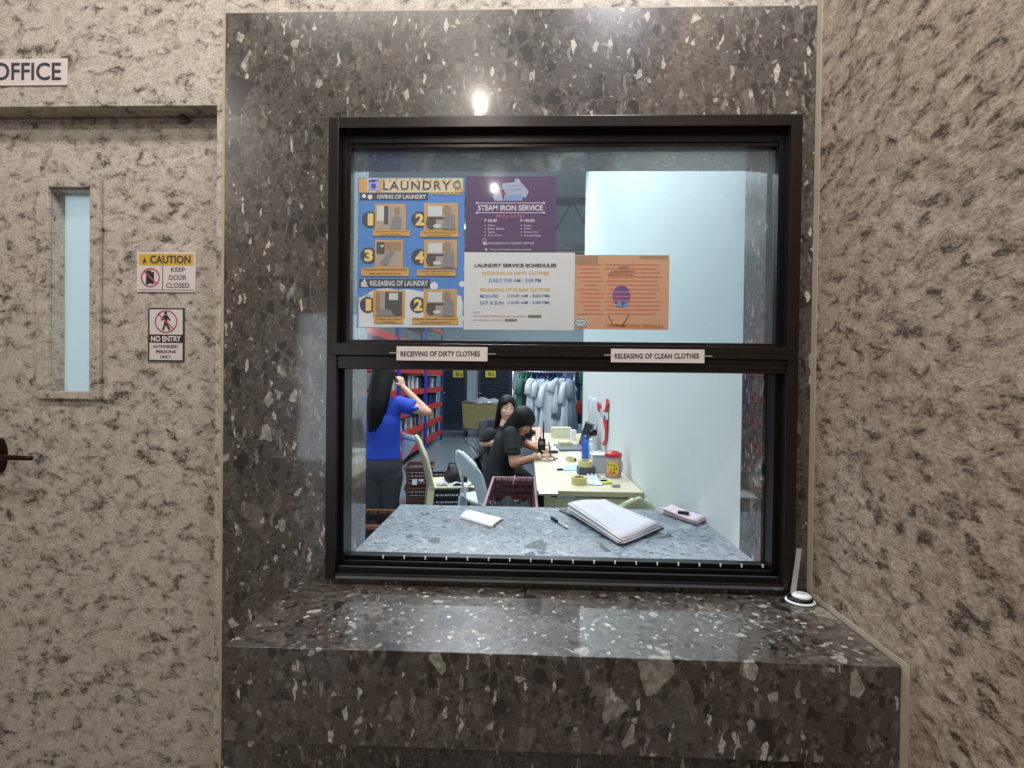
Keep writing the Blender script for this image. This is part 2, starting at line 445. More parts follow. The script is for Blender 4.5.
# lobby floor, ceiling, back and left wall
LFL = M('lobby_floor_tile', (120, 112, 104), .25, 0, .1, 9)
mb = MB(); mb.box((-3.9, -5.0, -.1), (RW+.12, .14, 0)); struct(mb, 'floor', LFL)
mb = MB(); mb.box((-3.9, -5.0, LOBZ), (RW+.12, .14, LOBZ+.1)); struct(mb, 'ceiling', M('lobby_ceiling', (84, 78, 74), .8, 0, .05))
mb = MB()
mb.box((-3.9, -5.12, 0), (-3.15, -5.0, LOBZ)); mb.box((-2.10, -5.12, 0), (RW+.12, -5.0, LOBZ)); mb.box((-3.15, -5.12, 2.27), (-2.10, -5.0, LOBZ))
struct(mb, 'wall_back', SPK)
mb = MB(); mb.box((-4.02, -5.12, 0), (-3.9, .14, LOBZ)); struct(mb, 'wall_left', SPK)
mb = MB(); mb.box((-3.15, -5.10, 0), (-2.10, -5.09, 2.27)); o = struct(mb, 'window_2', M('daylight_glass', (215, 230, 240), .2, emit=((205, 225, 245), .7)))

# laundry room shell
FARY, OXL, OXR = 11.0, -3.6, 2.4
WEND = atx(583, 380, CRX).y
OFL = M('office_floor', (112, 124, 134), .22, 0, .06, 7)
mb = MB(); mb.box((OXL-.1, .14, -.1), (OXR+.1, FARY+.1, 0)); struct(mb, 'floor_office', OFL)
OCE = M('office_ceiling', (150, 158, 162), .8, 0, .06, 4)
mb = MB(); mb.box((OXL-.1, .14, OFZ), (OXR+.1, FARY+.1, OFZ+.1)); struct(mb, 'ceiling_office', OCE)
mb = MB(); mb.box((OXL-.1, .14, 0), (OXL, FARY, OFZ)); struct(mb, 'wall_office_left', WWALL)
mb = MB(); mb.box((CRX, JY, 0), (CRX+.10, WEND, OFZ)); struct(mb, 'wall_office_right', WWALL)
mb = MB(); mb.box((OXR, WEND, 0), (OXR+.1, FARY, OFZ)); mb.box((CRX+.10, WEND-.1, 0), (OXR, WEND, OFZ)); struct(mb, 'wall_office_side', WWALL)
mb = MB(); mb.box((OXL, FARY, 0), (OXR, FARY+.1, OFZ)); struct(mb, 'wall_office_back', M('back_wall_paint', (150, 166, 176), .7, 0, .04, 3))
mb = MB(); mb.box((OXL, .1405, 0), (DL, .17, OFZ)); mb.box((DR, .1405, 0), (CL-.05, .17, OFZ)); mb.box((DL, .1405, DT), (DR, .17, OFZ)); mb.box((CL-.05, .1405, JT+.05), (CRX, .17, OFZ)); mb.box((CL-.05, .1405, 0), (CRX, .17, ZC-.06)); mb.box((CRX+.1, .1405, 0), (OXR, .17, OFZ))
struct(mb, 'wall_office_front', WWALL)
# ceiling beams with cross bracing
DKS = M('painted_steel', (62, 68, 74), .5, .3)
for by in (5.2, 8.0):
    t = thing('roof_truss', 'grey steel truss under the laundry room ceiling, %s of the two' % ('nearer' if by < 6 else 'farther'), 'truss', (0, by, OFZ-.5), 'roof trusses')
    m1 = MB(); m1.box((OXL, by-.04, OFZ-.08), (OXR, by+.04, OFZ-.001)); m1.build('top_chord', DKS, t)
    m1 = MB(); m1.box((OXL, by-.04, OFZ-.72), (OXR, by+.04, OFZ-.64)); m1.build('bottom_chord', DKS, t)
    m1 = MB()
    for k in range(8):
        xa = OXL+.1+k*.75
        m1.tube([(xa, by, OFZ-.68), (xa+.375, by, OFZ-.04), (xa+.75, by, OFZ-.68)], .022, 6)
    m1.build('web', DKS, t)

# lamps
LAMPM = M('lamp_diffuser', (250, 250, 250), .4, emit=((230, 242, 255), 5.0))
LAMPW = M('warm_lamp', (250, 240, 220), .4, emit=((255, 226, 180), 8.0))
LAMPB = M('lamp_housing', (225, 225, 222), .5)
def tube_lamp(name, label, loc, sx, sy, top, grp):
    t = thing(name, label, 'ceiling light', (loc[0], loc[1], top), grp)
    m1 = MB(); m1.box((loc[0]-sx/2-.02, loc[1]-sy/2-.02, top-.05), (loc[0]+sx/2+.02, loc[1]+sy/2+.02, top-.0005), .004); m1.build('housing', LAMPB, t)
    m1 = MB()
    if sx > sy: m1.tube([(loc[0]-sx/2, loc[1], top-.072), (loc[0]+sx/2, loc[1], top-.072)], .018, 12)
    else: m1.tube([(loc[0], loc[1]-sy/2, top-.072), (loc[0], loc[1]+sy/2, top-.072)], .018, 12)
    m1.build('fluorescent_tube', LAMPM, t)
    return t
for i, (lx, ly) in enumerate(OFFICE_TUBES):
    tube_lamp('fluorescent_light', 'white fluorescent batten on the laundry room ceiling, %s' % ('right above the counter', 'over the standing person on the left', 'above the clothes of the seated people', 'before the far louvered doors', 'above the far clothes rail')[i], (lx, ly), 1.2, .3, OFZ, 'laundry room ceiling lights')
tube_lamp('fluorescent_light', 'added fill-light batten on the lobby ceiling, out of view above the window', (-.75, -.95), 1.2, .22, LOBZ, 'lobby ceiling lights')  # lamp body for the added lobby fill
tube_lamp('fluorescent_light', 'short fluorescent batten on the lobby ceiling near the right wall', (.42, -.84), .22, .4, LOBZ, 'lobby ceiling lights')
for i, (dx, dy, _p) in enumerate(DOWNLIGHTS):
    t = thing('downlight', 'small warm round downlight in the lobby ceiling, %s, %s' % (('in front of the window', 'added as fill by the office door')[i//2], ('nearer row', 'farther row')[i % 2]), 'ceiling light', (dx, dy, LOBZ), 'lobby downlights')
    m1 = MB(); m1.lathe([(.030, -.001), (.045, -.001), (.045, -.008), (.030, -.008)], (dx, dy, LOBZ)); m1.build('ring', LAMPB, t)
    m1 = MB(); m1.lathe([(.0, -.002), (.022, -.002), (.022, -.006), (.0, -.010)], (dx, dy, LOBZ)); m1.build('bulb', LAMPW, t)

# ------------------------------------------------------------------ window frame
win = bpy.data.objects.new('window_1', None); COL.objects.link(win); win['_o'] = [0.0, 0.0, 0.0]; win['kind'] = 'structure'
win.location = (0, 0, 0)
def ringbox(mb, x0, z0, x1, z1, wl, wr, wt, wb, ya, yb, bev=.0):
    mb.box((x0, ya, z0), (x0+wl, yb, z1), bev); mb.box((x1-wr, ya, z0), (x1, yb, z1), bev)
    mb.box((x0+wl, ya, z1-wt), (x1-wr, yb, z1), bev); mb.box((x0+wl, ya, z0), (x1-wr, yb, z0+wb), bev)
mb = MB()
ringbox(mb, fL, fB, fR, fT, .028, .030, .030, .016, -.022, .05, .0018)
mb.build('outer_frame', FRM, win)
mb = MB(); ringbox(mb, fL+.028, fB+.016, fR-.030, fT-.030, .012, .016, .028, .014, .004, .06, .001)
mb.build('inner_frame', FRD, win)
TZ0, TZ1 = at(500, 370.5, -.02).z, at(500, 343, -.02).z
gx0, gx1 = at(353, 250, .02).x, at(779, 250, .02).x
# transom
mb = MB()
mb.box((fL+.012, -.026, TZ0+.036), (fR-.012, .045, TZ1-.004), .002)
mb.build('transom', FRM, win)
mb = MB(); mb.box((fL+.03, -.020, TZ0), (fR-.032, .045, TZ0+.0355), .002); mb.box((fL+.028, -.0225, TZ0+.012), (fR-.03, -.0195, TZ0+.015)); mb.box((fL+.028, -.0225, TZ0+.026), (fR-.03, -.0195, TZ0+.029))
mb.build('meeting_rail', FRM, win)
# upper sash
mb = MB(); ringbox(mb, gx0-.018, TZ1-.004, gx1+.022, fT-.052, .015, .022, .016, .012, .008, .035, .001); mb.build('upper_sash', FRM, win)
mb = MB(); mb.box((gx0-.012, .0205, TZ1+.003), (gx1+.012, .0245, fT-.060)); mb.build('upper_pane', GLASS, win)
mb = MB(); mb.tube([(gx1+.012, .006, TZ1+.004), (gx1+.012, .006, fT-.06)], .0035, 8); mb.tube([(gx1+.03, -.002, TZ1+.004), (gx1+.03, -.002, fT-.05)], .003, 8); mb.build('guide_rod', FRL, win)
# bottom track
mb = MB(); mb.box((fL+.028, -.012, fB+.016), (fR-.03, -.008, fB+.030)); mb.box((fL+.028, .004, fB+.0165), (fR-.03, .008, fB+.042)); mb.box((fL+.028, .022, fB+.0165), (fR-.03, .05, fB+.050), .001)
mb.build('bottom_track', FRD, win)
mb = MB(); mb.box((fL+.035, -.0085, fB+.0285), (fR-.035, -.0055, fB+.0315)); mb.box((fL+.03, -.0245, fB+.004), (fR-.03, -.0215, fB+.011)); mb.build('track_highlight', M('highlight_metal', (150, 155, 165), .3, .9), win)  # bright strips standing in for highlights along the track rails
mb = MB()
for k in range(19):
    tx = at(383+21.1*k, 561+.6*k, .02).x
    if tx < fR-.06: mb.box((tx-.0016, .0195, fB+.043), (tx+.0016, .0225, fB+.0515))
o = mb.build('track_marks', PAPER, win); o['label'] = 'row of small white marks'
mb = MB()   # white scuffs at the joint of the transom
mb.tube([at(781, 357, -.0225), at(797, 357, -.0225), at(803, 352, -.0225)], .0007, 6); mb.tube([at(785, 346, -.0245), at(797, 355, -.0245)], .0006, 6)
mb.tube([at(705, 345.6, -.0265), at(716, 345.2, -.0265), at(722, 344.6, -.0265)], .0006, 6); mb.tube([at(684, 347, -.0265), at(692, 345.5, -.0265), at(698, 345.3, -.0265)], .0006, 6)
mb.build('scratch', FRL, win)

# ------------------------------------------------------------------ ledge and counter
mb = MB(); mb.box((LL, LY, ZB), (pR-.0022, -.0045, ZL), .0015)
solo(mb, 'ledge', TER, 'thick dark terrazzo ledge jutting out below the service window', 'ledge')
mb = MB(); mb.box((CL, .0505, ZC-.045), (CRX-.0005, CY, ZC), .002)
ctr = thing('counter', 'grey polished terrazzo counter just inside the service window', 'counter', (0, .3, ZC-.05))
mb.build('countertop', TERC, ctr)
mb = MB(); mb.box((CL+.02, .175, 0), (CRX-.02, .21, ZC-.0455)); mb.box((CL+.02, .21, 0), (CL+.05, CY-.03, ZC-.0455)); mb.box((CRX-.05, .21, 0), (CRX-.02, CY-.03, ZC-.0455)); mb.build('counter_support', WWALL, ctr)

# ------------------------------------------------------------------ door on the left
dr = bpy.data.objects.new('door_1', None); COL.objects.link(dr); dr['_o'] = [0.0, 0.0, 0.0]; dr['kind'] = 'structure'
DY = .055
vx0, vx1 = at(52, 300, DY).x, at(93, 300, DY).x
vz0, vz1 = at(72, 392, DY).z, at(72, 190, DY).z
hx0, hx1 = vx0, vx1
mb = MB()
mb.box((DL+.002, DY, .005), (hx0, DY+.045, DT-.003)); mb.box((hx1, DY, .005), (DR-.002, DY+.045, DT-.003))
mb.box((hx0, DY, .005), (hx1, DY+.045, vz0)); mb.box((hx0, DY, vz1), (hx1, DY+.045, DT-.003))
mb.build('door_leaf', SPK, dr)
mb = MB(); ringbox(mb, at(40, 300, DY).x, at(70, 399, DY).z, at(103, 300, DY).x, at(70, 180, DY).z, hx0-at(40, 300, DY).x, at(103, 300, DY).x-hx1, .025, .022, DY-.012, DY-.0005, .003)
o = mb.build('vision_panel_frame', SPK, dr)
FRO, fn_, fl_, fb_ = new_mat('frosted_pane')
ft_ = fn_.new('ShaderNodeBsdfTranslucent'); ft_.inputs[0].default_value = (.74, .78, .80, 1); fm_ = fn_.new('ShaderNodeMixShader'); fm_.inputs[0].default_value = .75
fb_.inputs['Base Color'].default_value = (.6, .72, .78, 1); fl_.new(fb_.outputs[0], fm_.inputs[1]); fl_.new(ft_.outputs[0], fm_.inputs[2]); fl_.new(fm_.outputs[0], fn_['Material Output'].inputs['Surface'])
mb = MB(); mb.box((hx0, DY+.036, vz0), (hx1, DY+.040, vz1))
o = mb.build('frosted_pane', FRO, dr); o['label'] = 'pale blue frosted narrow pane'
hz = at(10, 456, DY-.03).z; hxx = at(1, 456, DY).x
BRZ = M('dark_bronze', (48, 32, 26), .3, .8)
mb = MB(); mb.prism([(hxx+.022*math.cos(PI*k/12)*(1), DY-.009, hz-.004+(.045 if k % 24 < 12 else -.045)*0+.052*math.sin(PI*k/12)) for k in range(24)], (0, .0087, 0))
hd = mb.build('door_handle', BRZ, dr)
mb = MB(); mb.tube([(hxx, DY-.008, hz), (hxx, DY-.045, hz), (hxx+.02, DY-.05, hz), (at(27, 456, DY-.048).x, DY-.048, hz-.002), (at(32, 456, DY-.046).x, DY-.046, hz-.002)], [.009, .009, .009, .007, .006], 12); mb.build('lever', BRZ, hd, True)
# white wall of office behind the door pane
# ------------------------------------------------------------------ signs left
INK = M('dark_ink', (52, 48, 56), .6); INKB = M('black_ink', (28, 26, 30), .6); REDI = M('red_ink', (176, 70, 80), .6)
SGN = M('sign_white', (205, 196, 196), .5, 0, .03)
def sheet_thing(name, label, cat, Y, u0, v0, u1, v1, mat, th=.0006, part='sheet', group=None):
    c = at((u0+u1)/2, (v0+v1)/2, Y)
    t = thing(name, label, cat, (c.x, Y, c.z), group)
    a, b_ = at(u0, v1, Y), at(u1, v0, Y); a2, b2 = at(u0, v0, Y), at(u1, v1, Y)
    m1 = MB(); x0, x1 = (a.x+a2.x)/2, (b_.x+b2.x)/2; z0, z1 = (a.z+b2.z)/2, (b_.z+a2.z)/2
    m1.box((x0, Y-.0002, z0), (x1, Y+th, z1)); m1.build(part, mat, t)
    return t, Flat(Y-.0002)
# OFFICE
t, F = sheet_thing('office_sign', 'white rectangular sign with OFFICE in dark letters above the door', 'sign', -.003, -46, 59, 67, 85.5, SGN, .0028)
m1 = MB(); F.text(m1, 'OFFICE', -7, 62.5, 61, 80.5, 1, .02); m1.build('lettering', INK, t)
SY = DY-.003
t, F = sheet_thing('caution_sign', 'white and yellow CAUTION KEEP DOOR CLOSED sign on the door', 'sign', SY, 137, 252, 195.5, 292, SGN, .0028)
m1 = MB(); F.rect(m1, 139, 254, 193.5, 265.3, 1); m1.build('yellow_band', M('sign_yellow', (196, 158, 48), .5), t)
m1 = MB(); F.text(m1, 'CAUTION', 150, 255.5, 190.5, 263.5, 2, .03)
F.text(m1, 'KEEP', 171, 267.5, 185, 272, 1, .015); F.text(m1, 'DOOR', 169, 275, 186.5, 280, 1, .015); F.text(m1, 'CLOSED', 166, 283, 189.5, 288, 1, .015)
F.rect(m1, 162.3, 265.3, 163, 290, 1); F.rect(m1, 139, 289.7, 193.5, 290.3, 1)
F.poly(m1, [(142.5, 262.8), (146.5, 262.8), (144.5, 257)], 2)
m1.build('lettering', INK, t)
m1 = MB(); F.poly(m1, [(146, 271), (151, 270), (151, 283), (146, 285)], 1); F.rect(m1, 151, 272, 154, 284, 1); m1.build('door_pictogram', INKB, t)
m1 = MB(); F.ring(m1, 150.3, 277.5, 9.6, 1.3, 2); F.line(m1, 143.8, 271, 157, 284, 1.3, 2); m1.build('prohibition_ring', REDI, t)
t, F = sheet_thing('no_entry_sign', 'small upright NO ENTRY AUTHORIZED PERSONS ONLY sign on the door', 'sign', SY, 148, 308, 184, 361.5, INK, .0028, 'border')
m1 = MB(); F.rect(m1, 149.5, 309.5, 182.5, 360, 1); m1.build('sheet', SGN, t)
m1 = MB(); F.rect(m1, 149.5, 334.5, 182.5, 342.8, 2)
F.text(m1, 'AUTHORIZED', 153, 345, 178, 348, 2, .03); F.text(m1, 'PERSONS', 156, 350.2, 175.5, 353.2, 2, .03); F.text(m1, 'ONLY', 160, 355.3, 171, 358.4, 2, .03)
F.disc(m1, 165.7, 313.2, 1.5, 2)
F.poly(m1, [(164, 315), (167.5, 315), (170.5, 320), (169.5, 321), (167.2, 318.5), (167.5, 323), (170.5, 330), (169, 330.6), (165.7, 325), (163.6, 330.6), (162, 330), (164.2, 323), (164, 318.5), (161.8, 321), (160.8, 320)], 2)
m1.build('lettering', INKB, t)
m1 = MB(); F.text(m1, 'NO ENTRY', 151, 335.8, 181, 341.6, 3, .04); m1.build('reversed_lettering', SGN, t)
m1 = MB(); F.ring(m1, 166, 321.5, 11.4, 1.2, 3); F.line(m1, 158, 313.5, 174, 329.5, 1.2, 3); m1.build('prohibition_ring', REDI, t)
# label strips on the transom
STR = M('label_strip', (214, 205, 200), .5, 0, .03)
for (txt, u0, u1, v0, v1, tu0, tu1) in (('RECEIVING OF DIRTY CLOTHES', 396.5, 487.5, 346.7, 360.8, 400.5, 480), ('RELEASING OF CLEAN CLOTHES', 611, 704.5, 349.2, 362.7, 614.5, 699)):
    t, F = sheet_thing('label_strip', 'white paper strip reading %s taped on the transom' % txt, 'label', -.0275, u0, v0, u1, v1, STR, .0008)
    m1 = MB(); vm = (v0+v1)/2; F.text(m1, txt, tu0, vm-2.6, tu1, vm+2.8, 1, .035, 1.05); m1.build('lettering', INK, t)
    for q_ in ((u0-7, vm-1, u0+2, vm-.8), (u1-2, vm, u1+8, vm+.3)):
        m1 = MB(); F.line(m1, *q_, .9, 0); m1.build('tape', M('clear_tape', (170, 165, 162), .2, 0, .05), t)

# ------------------------------------------------------------------ posters behind the upper pane
PY = .0196
def C(name, rgb, r=.6):
    if name in _mc: return _mc[name]
    m = M(name, rgb, r, 0, .05); n, l = m.node_tree.nodes, m.node_tree.links
    tr = n.new('ShaderNodeBsdfTranslucent'); tr.inputs[0].default_value = srgb(rgb)
    mx = n.new('ShaderNodeMixShader'); mx.inputs[0].default_value = .25
    n['Principled BSDF'].inputs['Coat Weight'].default_value = .5; n['Principled BSDF'].inputs['Coat Roughness'].default_value = .05
    l.new(n['Principled BSDF'].outputs[0], mx.inputs[1]); l.new(tr.outputs[0], mx.inputs[2]); l.new(mx.outputs[0], n['Material Output'].inputs['Surface'])
    return m
BLUE = C('poster_blue', (92, 142, 206)); AMB = C('poster_amber', (208, 168, 104)); BAN = C('poster_banner', (82, 82, 94)); CRM = C('poster_cream', (218, 206, 176))
CAP = C('poster_caption', (208, 170, 104)); WPR = C('poster_white', (220, 226, 232))
t, F = sheet_thing('laundry_procedures_poster', 'blue and yellow LAUNDRY PROCEDURES poster with six photos taped behind the glass', 'poster', PY, 357.5, 177.5, 464, 328, BLUE, .0006)
m1 = MB(); F.rect(m1, 359, 178.5, 463, 192.5, 1); m1.build('header_band', CRM, t)
m1 = MB()
F.rect(m1, 359, 178.5, 367, 192.5, 2); F.rect(m1, 376, 178.5, 382, 192.5, 2)
for k in range(12): F.disc(m1, 383+k*6.8, 179.8+.8*(k % 2), 1.7, 2, 1.2, 8)
F.rect(m1, 455, 188, 463, 192.5, 2)
m1.build('header_pattern', AMB, t)
pfr = []
for (a, b_, c, d) in ((375, 204, 406, 230), (424, 203, 458, 231), (375, 240, 403, 267.5), (424, 240, 457, 268.5), (373, 290, 405, 318), (423.5, 289, 457, 318)):
    m1 = MB(); F.rect(m1, a, b_, c, d, 3); pfr.append(m1.build('photo_frame', AMB, t))
m1 = MB(); F.rect(m1, 368, 180, 379, 190.5, 3); F.rect(m1, 369.5, 177.8, 378, 181, 3); m1.build('washing_machine_icon', C('poster_lilac', (168, 178, 222)), t)
m1 = MB(); F.disc(m1, 373.5, 186, 2.8, 4); F.rect(m1, 369, 181, 375, 182, 4); m1.build('machine_door', C('poster_violet', (92, 84, 170)), t)
m1 = MB()
F.text(m1, 'LAUNDRY', 383, 181, 450.5, 190, 3, .015, 1.2); F.ring(m1, 457, 185, 4.2, .7, 3); F.ring(m1, 457, 185, 2.6, .5, 3)
m1.build('title', C('poster_charcoal', (84, 86, 98)), t)
m1 = MB(); F.text(m1, 'PROCEDURES', 431, 191.3, 461, 194.8, 4, .02); m1.build('subtitle', C('poster_gold', (226, 190, 100)), t)
m1 = MB(); F.rect(m1, 360, 193, 428, 200, 2); m1.build('banner', BAN, t)
m1 = MB(); F.rect(m1, 359, 279, 430, 287.7, 2); m1.build('banner', BAN, t)
m1 = MB(); F.text(m1, 'GIVING OF LAUNDRY', 377, 194.6, 426, 198.8, 3, .02); F.text(m1, 'RELEASING OF LAUNDRY', 370, 280.6, 428, 286, 3, .02)
F.disc(m1, 364, 196, 2, 3); F.disc(m1, 370, 197, 2.4, 3); F.disc(m1, 364, 284, 3, 3, 3); F.poly(m1, [(361, 287), (368, 287), (364.5, 278)], 3)
m1.build('banner_lettering', WPR, t)
# foam at the foot of the poster
m1 = MB()
F.poly(m1, [(358.5, 298), (364, 296), (370, 292), (378, 289), (388, 288.5), (398, 290), (408, 289), (418, 291), (430, 293), (440, 291), (452, 293), (461, 296), (463, 304), (462, 316), (463, 327.3), (358.5, 327.3)], 1)
for (a, b_, c) in ((434, 286, 4), (462, 284, 3), (368, 300, 6), (362, 302, 4), (460, 318, 4)): F.disc(m1, a, b_, c, 1)
m1.build('foam', WPR, t)
m1 = MB()
nums = ((370, 219.5, '1'), (419.5, 219.5, '2'), (368.5, 255.5, '3'), (419.5, 257, '4'), (368, 305, '1'), (418, 305, '2'))
for (a, b_, c) in nums:
    m1 = MB(); F.disc(m1, a, b_, 8.2, 2); nd = m1.build('number_disc', BAN, t)
    m1 = MB(); F.text(m1, c, a-(2.4 if c == '1' else 4.2), b_-6, a+(3.2 if c == '1' else 4.4), b_+6, 4, .05); m1.build('numeral', C('poster_yellow', (238, 212, 140)), nd)
m1 = MB()
caps = ((373, 230, 410, 236), (420, 231.3, 458.5, 237), (361.5, 267.5, 409, 276), (417, 270, 455.5, 276), (374, 317.5, 403, 323.5), (412, 317.5, 458.5, 324.5))
capo = []
for c in caps:
    m1 = MB(); F.rect(m1, *c, 4); capo.append(m1.build('caption', CAP, t))
caplines = [('Approach the laundry counter', 'at the window'), ('Hand your laundry to the', 'laundry staff'), ('The laundry staff will count and list', 'each item in front of you'), ('Laundry staff will give you', 'the copy of the form'), ('Present your claim', 'form at the window'), ('Get your clean clothes at the counter', 'and check them before leaving')]
for co_, c, ls in zip(capo, caps, caplines):
    h = (c[3]-c[1])/2; m1 = MB()
    F.text(m1, ls[0], c[0]+2.5, c[1]+.7, c[2]-2.5, c[1]+h-.4, 5, .01); F.text(m1, ls[1], c[0]+8, c[1]+h+.4, c[2]-8, c[3]-.8, 5, .01); m1.build('caption_lettering', C('poster_brown', (96, 70, 44)), co_)
photos = ((377, 206, 404, 229), (427, 205, 455, 229), (376.5, 242, 401, 266), (427, 242, 454, 267), (376, 292, 402, 316), (427, 291, 454, 316))
PG, PLt, PDk, PGy, PTn = C('photo_beige', (176, 166, 156)), C('photo_light', (206, 216, 216)), C('photo_dark', (90, 92, 94)), C('photo_grey', (140, 142, 146)), C('photo_tan', (162, 136, 112))
for i, (a, b_, c, d) in enumerate(photos):
    m0, m1, m2, m3, m4 = MB(), MB(), MB(), MB(), MB(); F.rect(m0, a, b_, c, d, 4); pf = pfr[i]; m0.build('photo', PG, pf)
    if i == 0:
        F.rect(m1, a, b_, a+8, b_+15, 5); F.rect(m2, a+7, b_, a+11, b_+18, 6); F.disc(m4, a+20, b_+5, 3, 5, 4); F.poly(m3, [(a+13, d), (a+15, b_+13), (a+20, b_+9), (a+24, b_+12), (a+25, d)], 5)
    elif i == 2:
        F.rect(m1, a+4, b_+3, a+7, b_+5, 6); F.rect(m2, a, b_, a+8, b_+12, 5); F.poly(m3, [(a+3, d-3), (a+14, b_+8), (a+18, b_+10), (a+10, d)], 6); F.rect(m4, a+8, b_, c, b_+8, 5)
    elif i == 4:
        F.rect(m2, a+9, b_, c, d, 5); F.rect(m1, a+13, b_+1, a+22, b_+8, 6); F.poly(m3, [(a, d), (a+3, b_+16), (a+15, b_+18), (a+18, d)], 6); F.rect(m4, a, b_, a+4, b_+20, 5)
    else:
        F.rect(m1, a+1, b_+1, a+15, b_+11, 5); F.rect(m2, a, b_+12, a+19, b_+14, 6); F.disc(m2, a+4, b_+18, 5, 6, 6); F.disc(m1, a+10, b_+21, 4, 7, 2); F.poly(m3, [(a+15, d), (a+17, b_+12), (a+22, b_+8), (c, b_+10), (c, d)], 7); F.disc(m4, a+20, b_+5, 4, 6, 5)
    m1.build('photo_window', PLt, pf); m2.build('photo_dark_shapes', PDk, pf); m3.build('photo_figure', PGy, pf); m4.build('photo_head', PTn, pf)  # includes dark printed blocks inside each poster image

PUR = C('poster_purple', (94, 76, 112))
t, F = sheet_thing('steam_iron_service_poster', 'purple STEAM IRON SERVICE price poster behind the glass, above the white schedule', 'poster', PY, 465.8, 176.5, 556, 251.8, PUR, .0006)
m1 = MB()
F.poly(m1, [(502.5, 183.5), (515, 182), (514.5, 179.5), (516.5, 178.3), (519.5, 179), (520.5, 182), (523, 184.5), (529, 191.5), (525.5, 197.8), (522.5, 196.5), (522, 200.8), (504, 200.8), (504.5, 190), (502, 188.5)], 1)
F.poly(m1, [(492.5, 196), (496, 192), (499, 187.2), (501, 187.5), (503.8, 200.8), (494.5, 200.8)], 1)
m1.build('shirt_and_iron_logo', C('poster_pale_blue', (168, 178, 204)), t)
m1 = MB(); F.poly(m1, [(505, 195.5), (521.5, 194), (521.5, 200.8), (504.5, 200.8)], 2); F.line(m1, 506, 186, 520, 185, .7, 2); F.line(m1, 508, 190, 521, 189, .7, 2); m1.build('logo_shade', C('poster_sky', (130, 160, 206)), t)
m1 = MB(); F.line(m1, 500, 188, 503.5, 200.5, .9, 2); F.disc(m1, 504.8, 193.5, 1.3, 2); m1.build('logo_red', C('poster_rose', (170, 80, 110)), t)
m1 = MB()
F.rect(m1, 477, 202.6, 544, 203.3, 1); F.rect(m1, 477, 212.3, 544, 213, 1)
for (a, b_) in ((477, 203), (544, 203), (477, 212.6), (544, 212.6)): F.disc(m1, a, b_, 1.1, 2)
F.text(m1, 'STEAM IRON SERVICE', 477.8, 205, 542.8, 210.6, 2, .035)
F.text(m1, 'P 50.00', 484.5, 219, 497, 222, 2, .03); F.text(m1, 'P 100.00', 520.5, 219, 534.5, 222, 2, .03)
L1 = (('Polos', 495), ('Polo Shirts', 504.5), ('Shorts', 494.5), ('Jeans/Pants', 502)); L2 = (('Gowns', 531.5), ('Jackets', 531), ('Barong Type', 538.5), ('Suit and Pants', 541))
for k in range(4):
    vv = 224.3+k*3.35
    F.text(m1, L1[k][0], 488, vv, L1[k][1], vv+2.1, 2, .01); F.text(m1, L2[k][0], 524, vv, L2[k][1], vv+2.1, 2, .01)
    F.rect(m1, 484.7, vv+.6, 486, vv+1.5, 1); F.rect(m1, 520.8, vv+.6, 522, vv+1.5, 1)
F.text(m1, 'AVAILABLE & IN LAUNDRY SERVICE', 488, 242.2, 534, 244.3, 2, .01); F.text(m1, 'Terms and Conditions Apply, as posted', 489.5, 248.6, 531, 250.8, 2, .01)
F.ring(m1, 484.5, 240.3, 2, .4, 1); F.rect(m1, 483, 242.5, 487, 244.5, 1); F.disc(m1, 486.2, 249.6, 1.1, 1)
m1.build('lettering', C('poster_offwhite', (214, 206, 222)), t)
m1 = MB(); F.text(m1, 'PRICE RATES', 496, 214.8, 524, 217.9, 2, .015, 1.25); m1.build('pink_lettering', C('poster_pink', (200, 120, 150)), t)

t, F = sheet_thing('laundry_schedule_poster', 'white LAUNDRY SERVICE SCHEDULES sheet behind the glass, below the purple poster', 'poster', PY-.0012, 464, 252.5, 574.5, 330, C('sheet_white', (216, 220, 222)), .0006)
m1 = MB(); F.text(m1, 'LAUNDRY SERVICE SCHEDULES', 474.5, 263.6, 556.5, 267.4, 1, .04); F.rect(m1, 558, 0+321, 558.01, 321.01, 1)
F.text(m1, 'NOTE:', 473.5, 311.6, 480, 313.4, 1)
F.ring(m1, 580.5, 322.5, 6.3, .8, 1, 4.2)
F.text(m1, 'mtc', 576.8, 321, 584, 323.8, 1)
m1.build('black_lettering', C('ink_black', (52, 54, 60)), t)
m1 = MB(); F.disc(m1, 580.5, 322.5, 7.2, .5, 5)
m1.build('seal_ground', C('sheet_white', (216, 220, 222)), t)
m1 = MB(); F.text(m1, 'RECEIVING OF DIRTY CLOTHES', 482, 271.5, 549, 275, 1, .025); F.text(m1, 'RELEASING OF CLEAN CLOTHES', 480.5, 288, 550, 291.6, 1, .025); m1.build('yellow_lettering', C('ink_yellow', (212, 178, 92)), t)
m1 = MB(); F.text(m1, 'DAILY 7:00 AM - 3:00 PM', 489, 278.6, 541, 282.4, 1, .025); F.text(m1, 'MON-FRI', 480, 294.3, 498, 298, 1, .025); F.text(m1, '(10:00 AM - 8:00 PM)', 507, 294.3, 550, 298.4, 1, .025)
F.text(m1, 'SAT & SUN', 480, 301, 503.5, 304.8, 1, .025); F.text(m1, '(10:00 AM - 5:00 PM)', 507, 301, 550, 305.2, 1, .025); m1.build('blue_lettering', C('ink_blue', (104, 132, 178)), t)
m1 = MB(); F.text(m1, 'RUSH LAUNDRY SERVICE: same day if received before', 473.5, 315.3, 526.5, 317.6, 1, .01); F.text(m1, 'Non-refundable laundry charge', 473.5, 319, 502.5, 321.2, 1, .01); m1.build('red_lettering', C('ink_red', (176, 110, 116)), t)
